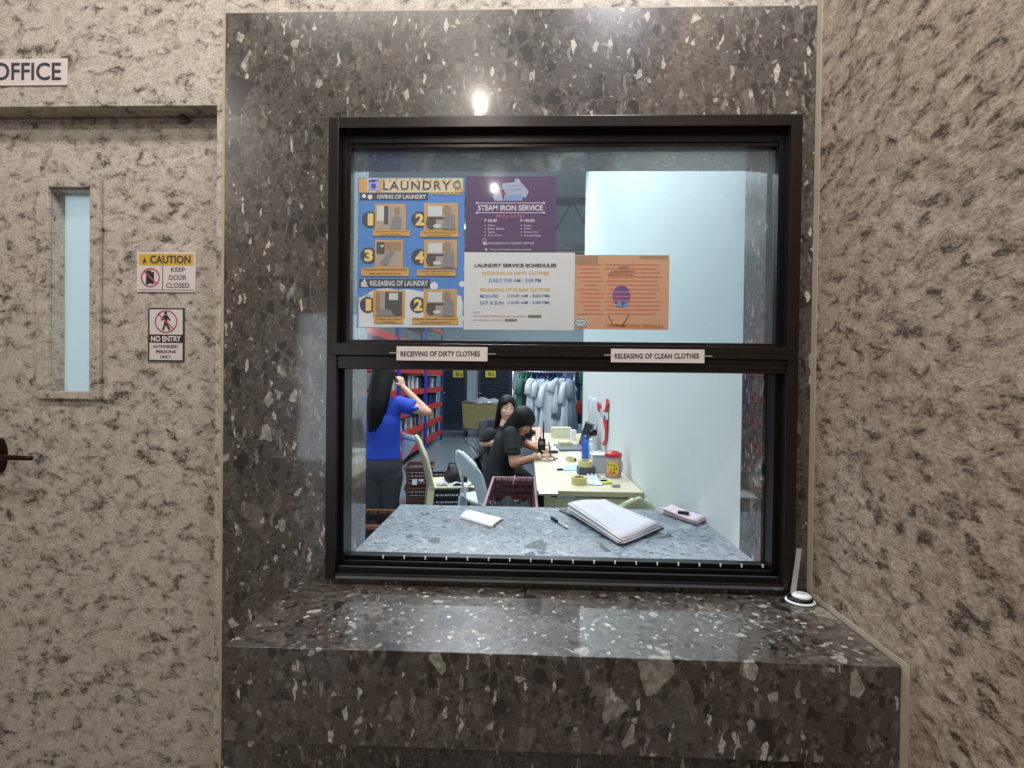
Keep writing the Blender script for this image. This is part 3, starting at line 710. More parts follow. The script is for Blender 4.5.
m1 = MB(); F.rect(m1, 528, 315, 541.3, 317.8, 1); F.rect(m1, 504.8, 319, 517, 321.4, 1); m1.build('green_bars', C('ink_olive', (116, 130, 92)), t)

SAL = C('paper_salmon', (208, 164, 132))
t, F = sheet_thing('salmon_notice', 'salmon orange notice sheet with red lines and a blue seal, right of the white schedule', 'poster', PY, 572.5, 255, 669, 329.5, SAL, .0006)
m1 = MB(); rr = random.Random(3)
for k in range(13):
    vv = 264+k*4.1
    F.rect(m1, 577+rr.uniform(0, 6)*(k % 3), vv, 601+rr.uniform(-3, 3), vv+1.3, 1); F.rect(m1, 607+rr.uniform(-3, 2), vv, 664-rr.uniform(0, 9), vv+1.3, 1)
m1.build('red_lines', C('notice_red', (206, 130, 104)), t)
m1 = MB(); F.disc(m1, 621.5, 296, 9, 2, 10.5); m1.build('seal', C('seal_violet', (110, 92, 150)), t)
m1 = MB()
for k in range(3): F.rect(m1, 614, 291.5+k*4.2, 630, 293+k*4.2, 3)
m1.build('seal_bands', C('seal_pink', (196, 120, 130)), t)
m1 = MB(); F.poly(m1, [(615, 306), (620, 300), (622, 307)], 3); F.poly(m1, [(622, 307), (628, 300), (628, 306)], 3); m1.build('seal_blue', C('seal_blue', (120, 160, 206)), t)
m1 = MB(); F.line(m1, 608, 315, 613, 325, .9, 2); F.line(m1, 613, 325, 622, 326, .9, 2); F.line(m1, 622, 326, 629, 315, .9, 2)
F.text(m1, 'LAUNDRY', 611, 270.3, 635, 272.3, 2, .02); F.text(m1, 'NOTICE', 619, 266.3, 629, 268.5, 2, .02); F.rows(m1, 608, 274.5, 636, 1, 2, .8, 2); m1.build('dark_marks', C('notice_dark', (110, 92, 84)), t)
m1 = MB(); F.text(m1, 'LAUNDRY INFORMATION', 607, 324, 663, 327.5, 2, .03)
mx_ = (at(607, 325, PY).x+at(663, 325, PY).x)/2
for v in m1.bm.verts: v.co.x = 2*mx_-v.co.x
m1.build('showthrough_lettering', C('notice_orange', (196, 120, 60)), t)
m1 = MB(); F.rect(m1, 573.4, 255.8, 598, 263.5, 1); F.rect(m1, 640, 255.8, 668, 259, 1); m1.build('tan_corner', C('notice_tan', (170, 142, 110)), t)

# ------------------------------------------------------------------ things on the ledge: push bell with clear holder
lp = atz(800, 602, ZL)
t = thing('push_bell', 'small white oval bell push with a clear strip on the ledge, right corner', 'bell', (lp.x, lp.y, ZL))
m1 = MB(); m1.lathe([(0, .0), (.034, .0), (.036, .003), (.034, .006), (0, .006)], (lp.x, lp.y, ZL+.0003), 32, 1, .8); m1.build('base_rim', PAPER, t, True)
m1 = MB(); m1.lathe([(0, .006), (.031, .006), (.030, .011), (.020, .013), (0, .013)], (lp.x, lp.y, ZL+.0003), 32, 1, .8); m1.build('black_collar', FRD, t, True)
m1 = MB(); m1.lathe([(0, .012), (.023, .012), (.023, .017), (.018, .021), (0, .022)], (lp.x+.004, lp.y, ZL+.0003), 32, 1, .8); m1.build('button', PAPER, t, True)
m1 = MB()
m1.text = None
tb = text_mesh('PUSH', Vector((lp.x-.008, lp.y-.003, ZL+.0228)), (1, 0, 0), (0, 1, 0), .022, .006, 0, .02); m1.merge(tb); m1.build('lettering', C('bell_grey', (130, 130, 130)), t)
sp0 = at(792.5, 590, -.028); sp1 = at(800, 549, -.028)
m1 = MB(); m1.prism([(sp0.x-.007, -.030, ZL+.006), (sp0.x+.007, -.030, ZL+.006), (sp1.x+.006, -.026, sp1.z), (sp1.x-.006, -.026, sp1.z)], (0, .002, 0))
m1.build('clear_strip', M('frosted_plastic', (168, 166, 166), .25, 0, .05), t)

# ------------------------------------------------------------------ things on the counter
def onz(u, v, Z=ZC): 
    p = atz(u, v, Z); return p
# paper stack on black clipboard
c0 = [onz(564, 512), onz(592, 503), onz(668, 525), onz(632, 541)]
def quadsheet(mb, q, z, th, sag=0.0, lift=0.0, n=10, seedn=0):
    rr = random.Random(seedn); a, b, c, d = q
    ph = rr.uniform(0, 6)
    def fn(s, t):
        p = a.lerp(b, s).lerp(d.lerp(c, s), t)
        return (p.x, p.y, z + lift*(1-t)**2*abs(s-.45)*1.4 + sag*math.sin(3*t+ph+2*s))
    mb.sheet(n, n, fn, th); return mb
q = [onz(559, 511), onz(602, 503), onz(664, 529), onz(624, 543.5)]
bd = MB()
bd.prism([Vector((p.x, p.y, ZC+.0005)) for p in q], (0, 0, .004))
solo(bd, 'clipboard', M('black_board', (30, 32, 38), .4), 'black clipboard lying on the grey counter under the pile of paper', 'clipboard')
top = [atz(568.5, 504, ZC+.04), atz(604, 499.5, ZC+.04), atz(658, 523, ZC+.03), atz(621, 537, ZC+.03)]
ctrp = (q[0]+q[1]+q[2]+q[3])/4
rr = random.Random(5)
t = thing('paper_stack', 'messy stack of white sheets on a black clipboard on the counter', 'papers', (ctrp.x, ctrp.y, ZC+.005))
for i in range(16):
    k = i/15.0
    off = Vector((rr.uniform(-.010, .010), rr.uniform(-.010, .010), 0))
    qq = [Vector((p.x, p.y, 0))+off*(1-.6*k) for p in top]
    m1 = MB()
    def psheet(s_, u_, qq=qq, k=k):
        p_ = qq[0].lerp(qq[1], s_).lerp(qq[3].lerp(qq[2], s_), u_)
        return (p_.x, p_.y, ZC+.0065+k*.020+k*.018*(1-u_)**1.5+.004*k*math.sin(5*s_+3*u_))
    m1.sheet(8, 8, psheet, .0008)
    m1.build('sheet', PAPER if i % 3 else M('aged_paper', (208, 206, 214), .7), t, True)
# folded pamphlet
pp = onz(482, 520)
m1 = MB()
q = [onz(471, 511.5), onz(504, 519.5), onz(492, 528), onz(459, 519)]
m2 = MB(); q2 = q
def fold(s, t_):
    p = q[3].lerp(q[2], s).lerp(q[0].lerp(q[1], s), t_); return (p.x, p.y, ZC+.012*math.sin(PI*min(1, t_*1.0))**.6*(1-.6*s)+.003)
tt = thing('folded_leaflet', 'white folded leaflet with pinkish underside lying alone on the counter', 'leaflet', (pp.x, pp.y, ZC))
m2.sheet(10, 8, fold, .001); m2.build('top_leaf', PAPER, tt, True)
m2 = MB(); m2.sheet(4, 4, lambda s, t_: tuple((q[3].lerp(q[2], s).lerp(q[0].lerp(q[1], s), t_)+Vector((0, -.004, 0)))[:2])+(ZC+.001,), .001)
o = m2.build('bottom_leaf', M('pink_paper', (206, 160, 160), .7), tt)
# pen
a, b = onz(551, 519), onz(569, 530)
t = thing('pen', 'black and clear ballpoint pen lying on the counter left of the papers', 'pen', (a.x, a.y, ZC))
a.z = b.z = ZC+.0052; mid = a.lerp(b, .45)
m1 = MB(); m1.tube([a, a.lerp(b, .02), mid], [.003, .0048, .0048], 10); m1.build('cap', FRD, t, True)
m1 = MB(); m1.tube([mid, a.lerp(b, .9), b], [.0042, .0042, .001], 10); m1.build('barrel', M('clear_plastic_pen', (196, 204, 212), .15), t, True)
m1 = MB(); m1.tube([a+Vector((0, 0, .006)), a.lerp(b, .25)+Vector((0, 0, .006))], .0012, 6); m1.build('clip', FRD, t)
# receipts bundle with clip
q = [onz(660, 514), onz(672, 510.5), onz(707, 521), onz(697, 526.5)]
cc = (q[0]+q[2])/2
t = thing('receipt_bundle', 'pinkish folded receipts held by a black binder clip, right of the papers', 'receipts', (cc.x, cc.y, ZC))
for i in range(5):
    m1 = MB(); quadsheet(m1, [p+Vector((rr.uniform(-.004, .004), rr.uniform(-.004, .004), 0)) for p in q], ZC+.003+i*.0035, .001, .001, .003*i, 6, i)
    m1.build('slip', M('receipt_pink', (206, 190, 200), .7), t, True)
m1 = MB(); m1.obox((cc.x-.004, cc.y-.016, ZC+.014), (.040, .022, .026), (0, 0, -.35), .003); cl_ = m1.build('binder_clip', FRD, t)
m1 = MB(); m1.tube([(cc.x-.01, cc.y-.02, ZC+.024), (cc.x-.004, cc.y-.04, ZC+.02), (cc.x+.006, cc.y-.038, ZC+.02), (cc.x+.008, cc.y-.02, ZC+.024)], .0012, 6); m1.build('wire_handle', FRL, cl_)
# ================================================================== LAUNDRY ROOM
TZ = EYE-.6096
TX0, TX1 = .068, CRX-.006
LAM = M('pale_laminate', (206, 196, 172), .35, 0, .05, 8); LAME = M('laminate_edge', (180, 168, 138), .45)
CRMM = M('cream_metal', (190, 184, 160), .4)
def table(ya, yb, label):
    t = thing('desk', label, 'desk', ((TX0+TX1)/2, (ya+yb)/2, 0), 'desks along the white wall')
    m1 = MB(); m1.box((TX0, ya, TZ-.004), (TX1, yb, TZ), .001); m1.build('desktop', LAM, t)
    m1 = MB(); m1.box((TX0, ya, TZ-.028), (TX1, yb, TZ-.0045), .002); m1.build('edge_band', LAME, t)
    for ay in (ya+.03, yb-.045):
        m1 = MB(); m1.box((TX0+.05, ay, TZ-.10), (TX1-.02, ay+.015, TZ-.045)); m1.build('apron', CRMM, t)
    for (xx, yy) in ((TX0+.06, ya+.05), (TX1-.05, ya+.05), (TX0+.06, yb-.05), (TX1-.05, yb-.05)):
        m1 = MB(); m1.box((xx-.018, yy-.018, 0), (xx+.018, yy+.018, TZ-.0285), .003); m1.build('leg', CRMM, t)
    m1 = MB(); m1.box((TX0+.05, ya+.04, TZ-.20), (TX1-.04, ya+.05, TZ-.17)); m1.build('crossbar', CRMM, t)
    return t
TYA = 1.2667
table(TYA, 2.72, 'pale laminate desk nearest the counter, against the white wall')
table(2.725, 4.0, 'pale laminate desk farther back where the laptop stands')

# ---- plastic chairs
def plastic_chair(name, label, mat, loc, rz, h=.86, slot=True, group=None, arms=False):
    """front faces local +x; built about the origin, then placed"""
    t = thing(name, label, 'chair', (0, 0, 0), group)
    m1 = MB()
    def seat(s, tt):
        x = -.21+.43*s; y = (tt-.5)*(.40+.05*s)
        return (x, y, .43+.012*math.cos(PI*(tt-.5)*2)*-1 - .018*max(0, (s-.8)*5)**2)
    m1.sheet(10, 10, seat, .012); m1.build('seat', mat, t, True)
    # backrest: rounded panel with an arched opening
    nu, nv = 16, 18; bm = bmesh.new(); g = {}
    for i in range(nu+1):
        for j in range(nv+1):
            s = i/nu*2-1; tt = j/nv
            half = (.205-.02*tt)*math.sqrt(max(0, 1-(max(0, tt-.62)/.40)**2.3)) if tt > .62 else .205-.02*tt
            y = s*half
            z = .42+tt*(h-.42)-.075*s*s*max(0, (tt-.55)/.45)
            x = -.205-.10*tt-.02*tt*tt+.05*(s*s)
            g[i, j] = bm.verts.new((x, y, z))
    for i in range(nu):
        for j in range(nv):
            s = (i+.5)/nu*2-1; tt = (j+.5)/nv
            if slot and (abs(s) < .50 and .06 < tt < .30+.22*math.sqrt(max(0, 1-(s/.5)**2))): continue
            bm.faces.new([g[i, j], g[i+1, j], g[i+1, j+1], g[i, j+1]])
    bmesh.ops.remove_doubles(bm, verts=bm.verts, dist=.0008)
    bmesh.ops.solidify(bm, geom=list(bm.faces), thickness=.014)
    m1 = MB(); m1.merge(bm); m1.build('backrest', mat, t, True)
    for (sx, sy) in ((1, 1), (1, -1), (-1, 1), (-1, -1)):
        m1 = MB()
        xt, yt = (.19 if sx > 0 else -.19), sy*.185
        xb, yb = xt+sx*.045, yt+sy*.03
        m1.prism([(xt-.028, yt-.010, .432), (xt+.028, yt-.010, .432), (xt+.028, yt+.012, .432), (xt-.028, yt+.012, .432)], (0, 0, .001))
        m1 = MB()
        top = [(xt-.03, yt-.014, .43), (xt+.03, yt-.014, .43), (xt+.03, yt+.014, .43), (xt-.03, yt+.014, .43)]
        bot = [(xb-.018, yb-.012, 0), (xb+.018, yb-.012, 0), (xb+.018, yb+.012, 0), (xb-.018, yb+.012, 0)]
        m1.add(top+bot, [(0, 1, 2, 3), (7, 6, 5, 4), (0, 4, 5, 1), (1, 5, 6, 2), (2, 6, 7, 3), (3, 7, 4, 0)]); m1.build('leg', mat, t)
    t.location = loc; t.rotation_euler = (0, 0, rz)
    return t
WPL = M('white_plastic', (206, 216, 222), .3, 0, .03); CPL = M('cream_plastic', (214, 206, 172), .35, 0, .05); GPL = M('pale_green_plastic', (206, 214, 178), .35, 0, .04)
def xat(u, Y, v=470): return at(u, v, Y).x
wcy = 2.42
plastic_chair('plastic_chair', 'white moulded plastic chair under the seated woman writing', WPL, (xat(468, 2.25)+.20, 2.25+.14, 0), .62, .84)
plastic_chair('plastic_chair', 'cream moulded plastic chair with a black bag on its seat', CPL, (xat(452, 2.85), 2.85, 0), .24, .88, False)
plastic_chair('plastic_chair', 'pale green plastic chair of which only the rounded top shows above the counter', GPL, (at(646, 500, .80).x-.058, 1.02, 0), PI/2+.0, .893, False).scale = (1, .72, 1)
wbx = 4.0
# black bag and cloth on the cream chair
bp_ = Vector((xat(452, 2.85)+.02, 2.85, .437))
t = thing('bag', 'black soft bag slumped on the seat of the cream chair', 'bag', bp_)
m1 = MB(); m1.ellipsoid(bp_+Vector((0.01, 0, .07)), (.10, .13, .085), 18); m1.ellipsoid(bp_+Vector((.06, -.02, .05)), (.07, .10, .06), 14)
for v in m1.bm.verts: v.co += Vector((math.sin(v.co.z*60)*.006, math.sin(v.co.x*50)*.006, 0)); v.co.z = max(v.co.z, bp_.z)
m1.build('bag_body', M('black_fabric', (16, 17, 22), .7), t, True)
m1 = MB(); m1.tube([bp_+Vector((-.05, -.05, .13)), bp_+Vector((-.03, -.06, .19)), bp_+Vector((.03, -.05, .18)), bp_+Vector((.05, -.04, .12))], .008, 8); m1.build('strap', M('black_fabric', (16, 17, 22), .7), t, True)
m1 = MB()
def clo(s, tt): return (bp_.x-.13+.30*s, bp_.y-.17+.14*tt, bp_.z+.012+.018*abs(math.sin(7*s+4*tt))+.01*math.sin(13*s))
m1.sheet(20, 8, clo, .006); solo(m1, 'cloth', M('white_cloth', (206, 210, 214), .9), 'crumpled white cloth on the front edge of the cream chair seat', 'cloth', smooth=True)

# ---- laundry baskets
BRW = M('brown_plastic', (88, 56, 46), .4, 0, .1); DBR = M('dark_crate_plastic', (36, 28, 28), .45); MAR = M('maroon_plastic', (84, 38, 42), .35, 0, .08); PNK = M('pinkish_rim', (176, 140, 148), .3); ORG = M('orange_brown_plastic', (140, 84, 52), .4)
def crate(name, label, c, sx, sy, h, mat, rim, rz=0.0, group=None, base=None):
    """open plastic basket with slotted sides"""
    t = thing(name, label, 'basket', (0, 0, 0), group)
    m1 = MB(); tp = .88
    def side(p0, p1, q0, q1, n):
        # slotted wall between bottom edge p and top edge q
        p0, p1, q0, q1 = map(Vector, (p0, p1, q0, q1))
        nv = 5
        for j in range(nv):
            a0, a1 = j/nv, (j+.55)/nv
            A = p0.lerp(q0, a0); B = p1.lerp(q1, a0); Cc = p1.lerp(q1, a1); D = p0.lerp(q0, a1)
            m1.prism([A, B, Cc, D], n)
        for k in range(7):
            s = k/6*.97; e = s+.03
            m1.prism([p0.lerp(p1, s), p0.lerp(p1, e), q0.lerp(q1, e), q0.lerp(q1, s)], n)
    X, Y = sx/2, sy/2; x, y = X*tp, Y*tp
    side((-x, -y, .012), (x, -y, .012), (-X, -Y, h), (X, -Y, h), (0, .003, 0))
    side((-x, y, .012), (x, y, .012), (-X, Y, h), (X, Y, h), (0, -.003, 0))
    side((-x, -y, .012), (-x, y, .012), (-X, -Y, h), (-X, Y, h), (.003, 0, 0))
    side((x, -y, .012), (x, y, .012), (X, -Y, h), (X, Y, h), (-.003, 0, 0))
    m1.build('slotted_sides', mat, t)
    m1 = MB(); m1.box((-x, -y, 0), (x, y, .012), .002); m1.build('bottom', mat, t)
    m1 = MB(); w_ = .014
    m1.box((-X-w_, -Y-w_, h-.02), (X+w_, -Y, h+.006), .002); m1.box((-X-w_, Y, h-.02), (X+w_, Y+w_, h+.006), .002); m1.box((-X-w_, -Y, h-.02), (-X, Y, h+.006), .002); m1.box((X, -Y, h-.02), (X+w_, Y, h+.006), .002)
    m1.build('rim', rim, t)
    t.location = c; t.rotation_euler = (0, 0, rz)
    return t
b1 = at(420, 470, 3.75)
bx = b1.x
crate('laundry_basket', 'brown slotted plastic basket on top of the stack behind the cream chair', (bx, 3.75, .2175), .28, .36, .20, BRW, BRW, .15, 'stacked baskets')
crate('laundry_basket', 'brown slotted plastic basket at the bottom of the stack behind the cream chair', (bx, 3.75, 0.0), .28, .36, .205, BRW, BRW, .15, 'stacked baskets')
m1 = MB(); fx = at(419, 482, 3.56)
m1.box((fx.x-.07, 3.55, fx.z-.03), (fx.x-.02, 3.552, fx.z+.03)); m1.box((fx.x, 3.55, fx.z+.01), (fx.x+.05, 3.552, fx.z+.03)); solo(m1, 'paper_tag', PAPER, 'white paper tags stuck on the front of the top brown basket', 'tag')
c2 = at(446, 490, 3.4)
crate('laundry_basket', 'dark plastic crate on the floor behind the cream chair legs', (c2.x, 3.4, 0), .30, .36, .38, DBR, DBR, .1)
c3 = atz(374, 513, .50)
crate('laundry_basket', 'orange brown plastic basket low at the left end of the counter', (c3.x-.10, max(c3.y, CY)+.22, .0), .44, .34, .40, DBR, ORG, 0)
# maroon basket on a trolley frame
by = 1.54; bxa, bxb = xat(494.5, by+.37, 478), xat(533.5, by+.37, 478)
bz = at(514, 478, by+.37).z
t = crate('basket_trolley', 'maroon plastic laundry basket on a wheeled stand between the woman and the counter', ((bxa+bxb)/2, by, bz-.24), (bxb-bxa), .74, .24, MAR, PNK, 0)
hgt = bz-.24
for (sx, sy) in ((1, 1), (1, -1), (-1, 1), (-1, -1)):
    m1 = MB(); xx, yy = sx*(bxb-bxa)*.38, sy*.30
    m1.tube([(xx, yy, 0), (xx, yy, -hgt+.03)], .009, 8); m1.tube([(xx-.01, yy, -hgt+.022), (xx+.01, yy, -hgt+.022)], .021, 12)
    m1.build('leg', FRL, t)
m1 = MB(); m1.tube([(.006, .365, .262), (0, .36, .225), (-.006, .36, .2)], .003, 6); m1.build('hook', PAPER, t)
m1 = MB(); ww = (bxb-bxa)/2-.018
tb0 = Vector(t.location)
m1.sheet(16, 16, lambda s, u: (tb0.x+(s*2-1)*ww, tb0.y+(u*2-1)*.32, tb0.z+.09+.035*math.sin(9*s+5*u)*math.cos(8*u-3*s)+.03*s*(1-s)), .01)
solo(m1, 'dirty_clothes', M('dark_clothes', (26, 28, 34), .9), 'dark clothes lying in the maroon laundry basket', 'clothes', smooth=True)

# ---- things on the desks
TAPE = M('masking_tape', (206, 196, 136), .5, 0, .04); CORE = M('tape_core', (170, 150, 96), .7)
def tape_roll(u, v, r, h, label):
    p = atz(u, v, TZ); t = thing('tape_roll', label, 'tape', (p.x, p.y, TZ), 'tape rolls on the desks')
    m1 = MB(); n = 28
    m1.lathe([(r*.72, .0005), (r, .0005), (r, h), (r*.72, h)], (p.x, p.y, TZ), n); m1.build('tape', TAPE, t)
    m1 = MB(); bm = m1.bm
    prof = [(r*.66, .0005), (r*.715, .0005), (r*.715, h-.001), (r*.66, h-.001)]
    rings = [[bm.verts.new((p.x+a*math.cos(2*PI*k/n), p.y+a*math.sin(2*PI*k/n), TZ+z)) for k in range(n)] for a, z in prof]
    for i in range(4):
        for k in range(n): bm.faces.new([rings[i][k], rings[i][(k+1) % n], rings[(i+1) % 4][(k+1) % n], rings[(i+1) % 4][k]])
    m1.build('core', CORE, t)
    return p
def ring_solid(c, ro, ri, h, seg=28):
    m1 = MB(); bm = m1.bm; prof = [(ri, 0), (ro, 0), (ro, h), (ri, h)]
    rings = [[bm.verts.new((c[0]+a*math.cos(2*PI*k/seg), c[1]+a*math.sin(2*PI*k/seg), c[2]+z)) for k in range(seg)] for a, z in prof]
    for i in range(4):
        for k in range(seg): bm.faces.new([rings[i][k], rings[i][(k+1) % seg], rings[(i+1) % 4][(k+1) % seg], rings[(i+1) % 4][k]])
    return m1
def tape2(u, v, r, h, label, z=None):
    z = TZ if z is None else z
    p = atz(u, v, z); t = thing('tape_roll', label, 'tape', (p.x, p.y, z), 'tape rolls on the desks')
    ring_solid((p.x, p.y, z+.0004), r, r*.74, h).build('tape', TAPE, t); ring_solid((p.x, p.y, z+.0004), r*.735, r*.66, h-.002).build('core', CORE, t)
    return p
tape2(579, 484, .045, .042, 'yellowish masking tape roll standing alone on the near desk')
# masking tape on a dark dispenser box
p = atz(586, 474, TZ)
m1 = MB(); m1.obox((p.x, p.y, TZ+.0255), (.11, .08, .05), (0, 0, .1), .004); solo(m1, 'box', M('dark_grey_box', (82, 84, 90), .5), 'dark grey box under a tape roll beside the clear jar', 'box')
t = thing('tape_roll', 'masking tape roll sitting on the dark grey box', 'tape', (p.x, p.y, TZ+.051), 'tape rolls on the desks')
ring_solid((p.x-.005, p.y, TZ+.0512), .046, .034, .036).build('tape', TAPE, t); ring_solid((p.x-.005, p.y, TZ+.0512), .0338, .030, .034).build('core', CORE, t)
tape2(570, 461, .036, .03, 'masking tape roll lying behind the papers on the near desk')
# jar
p = atz(613, 477, TZ); jr = .052
jx = min(p.x, TX1-jr-.012)
t = thing('jar', 'clear plastic jar with a red lid and a round yellow label on the desk', 'jar', (jx, p.y, TZ))
PETC = M('clear_jar_plastic', (196, 176, 178), .12, 0, .04, trans=.45)
m1 = MB(); m1.lathe([(0, .0005), (jr*.94, .0005), (jr, .006), (jr, .115), (jr*.93, .128), (jr*.9, .13), (0, .13)], (jx, p.y, TZ), 32); m1.build('jar_body', PETC, t, True)
m1 = MB(); m1.lathe([(0, .131), (jr*1.03, .131), (jr*1.04, .15), (jr*.98, .155), (jr*.7, .157), (jr*.62, .165), (0, .166)], (jx, p.y, TZ), 32); m1.build('lid', M('red_plastic', (186, 32, 48), .3), t, True)
def onjar(cu, cz, rr_, n, lift): 
    pts = []
    for k in range(n):
        a = cu+rr_[0]*math.cos(2*PI*k/n)/jr; pts.append((jx+(jr+lift)*math.sin(a), p.y-(jr+lift)*math.cos(a), TZ+cz+rr_[1]*math.sin(2*PI*k/n)))
    return pts
def jar_patch(cu, cz, rx, rz_, mat, name, lift):
    m1 = MB(); n = 24; o_ = onjar(cu, cz, (rx, rz_), n, lift); i_ = onjar(cu, cz, (rx*.5, rz_*.5), n, lift); c_ = onjar(cu, cz, (0, 0), 1, lift)
    m1.add(o_+i_+c_, [(k, (k+1) % n, n+(k+1) % n, n+k) for k in range(n)]+[(n+k, n+(k+1) % n, 2*n) for k in range(n)]); m1.build(name, mat, t, True)
jar_patch(-.25, .062, .040, .045, M('jar_yellow', (228, 196, 40), .5), 'label', .0008)
jar_patch(-.3, .034, .024, .014, M('jar_orange', (206, 120, 44), .5), 'label_orange', .0014)
m1 = MB()
for (du, dz) in ((-.026, .082), (-.008, .084), (.010, .08), (-.014, .058), (.006, .055), (.022, .062)):
    a = -.25+du/jr; c_ = Vector((jx+(jr+.0016)*math.sin(a), p.y-(jr+.0016)*math.cos(a), TZ+dz)); d_ = Vector((math.cos(a), math.sin(a), 0))
    m1.prism([c_-d_*.005+Vector((0, 0, -.007)), c_+d_*.002+Vector((0, 0, -.007)), c_+d_*.006+Vector((0, 0, .007)), c_-d_*.001+Vector((0, 0, .007))], (0, -.0005, 0))
m1.build('label_writing', M('jar_ink', (92, 84, 40), .6), t)
m1 = MB(); m1.tube([(jx+jr, p.y, TZ+.10), (jx+jr+.008, p.y, TZ+.085), (jx+jr+.007, p.y, TZ+.05), (jx+jr, p.y, TZ+.035)], .003, 8); m1.build('grip', PETC, t, True)
# white sheets
def flat_sheet(name, label, pts, mat, z=TZ, th=.001, cat='paper', bump=.0):
    q = [atz(u, v, z) for u, v in pts]
    m1 = MB()
    def fn(s, tt):
        a = q[0].lerp(q[1], s).lerp(q[3].lerp(q[2], s), tt); return (a.x, a.y, z+.0012+bump*abs(math.sin(8*s+3*tt)*math.cos(5*tt)))
    m1.sheet(8, 8, fn, th); return solo(m1, name, mat, label, cat, smooth=bump > 0)
flat_sheet('sheet', 'white paper sheet at the near left corner of the desk', [(538, 488), (556, 488), (558.5, 494), (539, 494)], PAPER)
flat_sheet('sheet', 'white paper sheet under the writing hand on the desk', [(550, 458), (566, 458), (570, 468), (553, 468)], PAPER)
flat_sheet('mask', 'pale blue folded cloth strip lying right of the writing hand', [(565, 466.5), (580, 465.5), (583, 470), (562, 471)], M('pale_blue', (166, 204, 222), .6), bump=.008, cat='cloth')
flat_sheet('plastic_bag', 'crumpled whitish plastic bag beside the near tape roll', [(586, 476), (596, 476), (603, 486), (588, 485)], M('bag_white', (206, 214, 232), .3), bump=.018, cat='bag')
flat_sheet('sheet', 'white paper heap near the laptop', [(552, 444), (566, 444), (560, 451), (549, 450)], PAPER, bump=.012)
flat_sheet('sheet', 'white paper pad in front of the grey keyboard', [(568, 452), (580, 452), (582, 458), (566, 458)], PAPER, bump=.004)
p = atz(607, 484.3, TZ); p2 = atz(612, 481, TZ)
t = thing('highlighter', 'bright yellow highlighter pen lying before the jar', 'pen', (p.x, p.y, TZ))
m1 = MB(); m1.tube([(p.x-.03, p.y-.004, TZ+.0085), (p.x+.012, p.y+.008, TZ+.0085)], .008, 10); m1.build('barrel', M('fluorescent_yellow', (214, 232, 60), .4), t, True)
m1 = MB(); m1.tube([(p.x+.0125, p.y+.008, TZ+.0085), (p.x+.03, p.y+.013, TZ+.0085)], .0085, 10); m1.build('cap', M('fluorescent_cap', (196, 220, 50), .4), t, True)
def stick(name, label, u0, v0, u1, v1, r, mat, cat='pen'):
    a, b = atz(u0, v0, TZ), atz(u1, v1, TZ); a.z = b.z = TZ+r+.0003
    m1 = MB(); m1.tube([a, a.lerp(b, .08), a.lerp(b, .92), b], [r*.5, r, r, r*.5], 8); solo(m1, name, mat, label, cat, smooth=True)
stick('marker', 'short black marker lying near the writing woman', 557, 470.5, 563, 470.5, .007, FRD)
stick('marker', 'black marker lying before the jar at the desk edge', 598, 482, 607, 481.5, .006, FRD)
stick('scissors_blade', 'small silver tool lying between bag and highlighter', 595, 476, 604, 479, .005, M('silver', (190, 194, 200), .25, .9), 'tool')
p = atz(616, 487, TZ); m1 = MB(); m1.obox((p.x-.0, p.y+.0, TZ+.0085), (.045, .03, .016), (0, 0, .2), .006); solo(m1, 'stapler', M('grey_plastic', (150, 152, 158), .4), 'small grey stapler lying at the right front of the desk', 'stapler', smooth=True)
# small dark stationery in the middle
for (u, v, sx, sy, h, col, lab, nm, cat) in (
    (556, 459.5, .03, .02, .01, (40, 42, 48), 'tiny black clip on the desk above the writing hand', 'clip', 'clip'),
    (574, 461, .025, .04, .02, (52, 54, 60), 'small dark stapler between the tape rolls', 'stapler', 'stapler'),
    (552, 453, .09, .05, .02, (34, 38, 42), 'dark phone lying beside the walkie-talkie', 'phone', 'phone')):
    p = atz(u, v, TZ); m1 = MB(); m1.obox((p.x, p.y, TZ+h/2+.0004), (sx, sy, h), (0, 0, .3), min(h, sx)*.2); solo(m1, nm, M('c_'+nm+lab[:6], col, .4), lab, cat)
# laptop (screen tipped towards the wall) 
LY2 = 2.95
p = atz(572, 449, TZ)
t = thing('laptop', 'grey open laptop seen from the side on the far desk', 'laptop', (p.x, p.y, TZ))
m1 = MB(); m1.obox((p.x-.02, p.y+.02, TZ+.010), (.24, .33, .018), (0, 0, .1), .004); m1.build('keyboard_base', M('laptop_grey', (96, 102, 112), .4), t)
m1 = MB(); m1.prism([(p.x+.105, p.y-.13, TZ+.019), (p.x+.075, p.y+.19, TZ+.019), (p.x+.145, p.y+.195, TZ+.235), (p.x+.175, p.y-.125, TZ+.235)], (.008, 0, 0)); sc_ = m1.build('screen_lid', M('laptop_lid', (112, 116, 124), .35), t)
m1 = MB(); m1.prism([(p.x+.1055, p.y-.115, TZ+.03), (p.x+.078, p.y+.175, TZ+.03), (p.x+.140, p.y+.18, TZ+.222), (p.x+.167, p.y-.11, TZ+.222)], (-.001, 0, 0)); m1.build('screen', M('laptop_screen', (40, 44, 54), .15), sc_)
